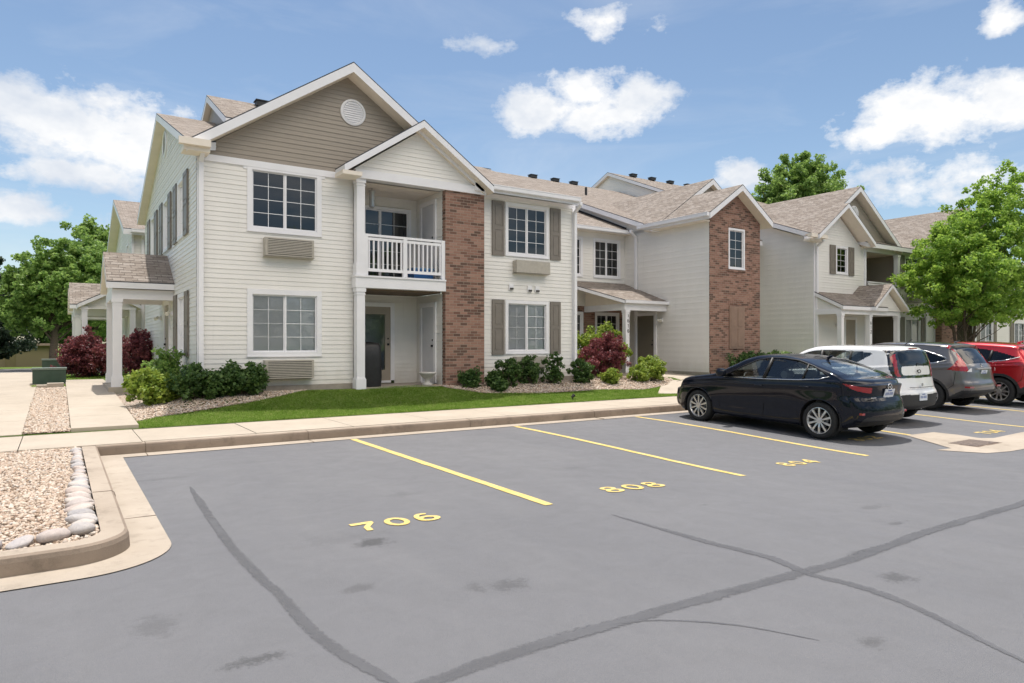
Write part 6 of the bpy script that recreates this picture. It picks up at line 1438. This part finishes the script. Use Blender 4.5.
# grey crossover
crv = dict(bsy=.62, name='crossover_car', label='grey compact crossover with tall red tail lights and chrome window line, third in the row', paint='grey', xr=-2.20, xf=2.32, W=1.82, wr=-1.31, wf=1.31, wz=.345, ra=.40, rim=.225,
    top=[(-2.20, 1.52), (-2.0, 1.58), (-1.4, 1.63), (-.6, 1.655), (0, 1.64), (.35, 1.57), (.75, 1.36), (1.12, 1.12), (1.3, 1.08), (1.8, 1.0), (2.1, .90), (2.32, .74)],
    bot=[(-2.20, .40), (-1.9, .29), (-1.3, .24), (1.3, .24), (1.9, .23), (2.32, .28)], belt=[(-2.20, 1.16), (-1.5, 1.12), (-.6, 1.06), (.4, 1.01), (1.0, .98), (1.6, .92), (2.32, .72)],
    plan=[(-2.20, .90), (-1.9, .955), (-1.3, .99), (-.4, 1), (.7, 1), (1.4, .985), (1.9, .94), (2.32, .82)],
    rear=[(.25, .12), (.45, .0), (.62, -.03), (.75, .02), (.95, .06), (1.05, .09), (1.25, .22), (1.45, .38), (1.6, .46)], front=[(.2, .06), (.5, .0), (.8, .05), (1.0, .15), (1.6, .15)], cr=.20, cf=.32, tum=.34, rc=.14,
    backx=-1.45, cab=-.1, seatz=1.32, arch=.045, clad=lambda x: .34+.16*np.clip((-x-1.75)/.25, 0, 1),
    zones=[('side_window~', 'side', [(.86, 1.05), (.60, 1.29), (.35, 1.43), (-.1, 1.49), (-.7, 1.48), (-1.2, 1.40), (-1.62, 1.26), (-1.66, 1.22), (-1.45, 1.16), (-.9, 1.11), (0, 1.07), (.4, 1.05)], 'dark_glass'),
           ('tail_light', 'backside', [(-2.4, 1.12), (-2.4, .93), (-1.98, .955), (-1.72, .985), (-1.83, 1.08), (-1.90, 1.22), (-1.80, 1.40), (-1.66, 1.50), (-1.62, 1.56), (-2.2, 1.56)], 'tail'),
           ('rear_window', 'back', [(-.01, 1.14), (.58, 1.12), (.62, 1.2), (.58, 1.42), (.53, 1.50), (-.01, 1.52)], 'dark_glass'),
           ('tailgate', 'back', [(-.01, .62), (.60, .64), (.63, .93), (.60, 1.115), (-.01, 1.135)], 'grey'),
           ('windshield', 'top', [(.38, -.01), (.38, .52), (.5, .58), (1.05, .66), (1.1, -.01)], 'car_glass')],
    lines=[('window_trim', [(.90, 1.03), (.4, 1.035), (0, 1.052), (-.9, 1.09), (-1.45, 1.14), (-1.70, 1.21), (-1.66, 1.275), (-1.22, 1.42), (-.72, 1.50), (-.1, 1.512), (.35, 1.45)], .010, 'chrome'), ('window_pillar', [(-.15, 1.07), (-.18, 1.49)], .032, 'black'), ('window_pillar', [(-1.06, 1.12), (-1.12, 1.42)], .03, 'black'), ('roof_rail', [(.2, 1.575), (-.6, 1.60), (-1.5, 1.56)], .012, 'chrome')],
    gaps=[[(.90, .98), (.90, .7), (.84, .35)], [(-.16, 1.05), (-.16, .35)], [(-1.32, 1.1), (-1.22, .95), (-.95, .7), (-.90, .40)], [(.84, .36), (-.9, .36)], [(-1.9, .93), (-1.85, .62), (-1.72, .52)]], mirror=(.76, 1.08), handles=[(-.05, .97), (-1.0, 1.01)], handlem='chrome', spokes=5, twin=.26, spw=(.02, .034), plate=(-2.145, .90), ptilt=-.2)
r = make_car(crv)
m = MB(); m.box(-2.17, -2.12, -.35, .35, 1.0, 1.035); m.build('tailgate_bar', M['chrome'], r, local=True)
badge(r, [(-2.10, .05, 1.11), (-2.12, .035, 1.05), (-2.12, -.035, 1.05), (-2.10, -.05, 1.11)], .008)
for s in (1, -1):
    m = MB(); m.box(-2.20, -2.08, s*.72-.10, s*.72+.10, .56, .60); m.build('reflector', M['tail'], r, local=True)
    m = MB(); m.face([(-2.10, s*.76, .94), (-2.14, s*.60, .94), (-2.14, s*.60, 1.03), (-2.13, s*.66, 1.02)]); m.build('reverse_light', M['clear'], r, local=True)
m = MB(); m.tube([(-1.75, -.0, 1.34), (-2.0, -.25, 1.16)], .008, 6); m.build('wiper', M['black'], r, local=True)
m = MB(); m.tube([(-1.5, 0, 1.63), (-1.62, 0, 1.68)], [.03, .006], 6); m.build('antenna', M['grey'], r, local=True)
place(r, 18.6, 9.58, .3)

# red crossover
cx = dict(name='crossover_car', label='bright red crossover with black wheel arches at the right edge, fourth in the row', paint='red', xr=-2.22, xf=2.33, W=1.84, wr=-1.35, wf=1.35, wz=.36, ra=.415, rim=.25,
    top=[(-2.22, 1.50), (-2.0, 1.56), (-1.4, 1.63), (-.6, 1.67), (0, 1.66), (.3, 1.59), (.7, 1.38), (1.08, 1.13), (1.25, 1.10), (1.8, 1.03), (2.1, .94), (2.33, .78)],
    bot=[(-2.22, .42), (-1.9, .30), (-1.3, .25), (1.3, .25), (1.9, .24), (2.33, .28)], belt=[(-2.22, 1.17), (-1.5, 1.13), (-.6, 1.08), (.4, 1.03), (1.0, 1.0), (1.6, .95), (2.33, .75)],
    plan=[(-2.22, .89), (-1.9, .95), (-1.3, .99), (-.4, 1), (.7, 1), (1.4, .985), (1.9, .94), (2.33, .82)],
    rear=[(.25, .12), (.45, .0), (.65, -.03), (.8, .03), (1.0, .02), (1.1, .06), (1.25, .20), (1.45, .38), (1.6, .46)], front=[(.2, .06), (.5, .0), (.8, .05), (1.0, .15), (1.6, .15)], cr=.22, cf=.32, tum=.38, rc=.14,
    backx=-1.45, cab=-.1, seatz=1.34, arch=.06, clad=lambda x: .42+.14*np.clip((-x-1.75)/.25, 0, 1),
    zones=[('side_window~', 'side', [(.80, 1.07), (.55, 1.29), (.3, 1.43), (-.1, 1.50), (-.7, 1.49), (-1.2, 1.42), (-1.68, 1.28), (-1.72, 1.25), (-1.45, 1.18), (-.9, 1.13), (0, 1.09), (.4, 1.07)], 'dark_glass'),
           ('tail_light~', 'backside', [(-2.4, 1.08), (-2.0, 1.10), (-1.70, 1.12), (-1.75, 1.06), (-2.0, 1.0), (-2.4, .97)], 'tail'),
           ('rear_window', 'back', [(-.01, 1.16), (.60, 1.15), (.64, 1.22), (.60, 1.42), (.55, 1.49), (-.01, 1.51)], 'dark_glass'),
           ('windshield', 'top', [(.34, -.01), (.34, .52), (.46, .58), (1.0, .66), (1.06, -.01)], 'car_glass')],
    lines=[('window_trim', [(.84, 1.05), (.4, 1.055), (0, 1.07), (-.9, 1.11), (-1.45, 1.165), (-1.80, 1.27)], .012, 'chrome'), ('window_pillar', [(-.15, 1.09), (-.18, 1.50)], .032, 'black'), ('window_pillar', [(-1.10, 1.14), (-1.16, 1.43)], .03, 'black')],
    gaps=[[(.88, 1.0), (.88, .7), (.82, .44)], [(-.16, 1.07), (-.16, .44)], [(-1.34, 1.12), (-1.24, .95), (-.96, .7), (-.90, .44)], [(-1.9, .98), (-1.85, .68), (-1.74, .60)]], mirror=(.72, 1.10), handles=[(-.05, .99), (-1.02, 1.04)], spokes=5, twin=.3, spw=(.010, .017), plate=(-2.22, .82), ptilt=0)
r = make_car(cx)
m = MB(); m.tube([(-1.45, 0, 1.63), (-1.60, 0, 1.69)], [.035, .008], 6); m.build('antenna', M['red'], r, local=True)
place(r, 21.55, 9.25, .3)
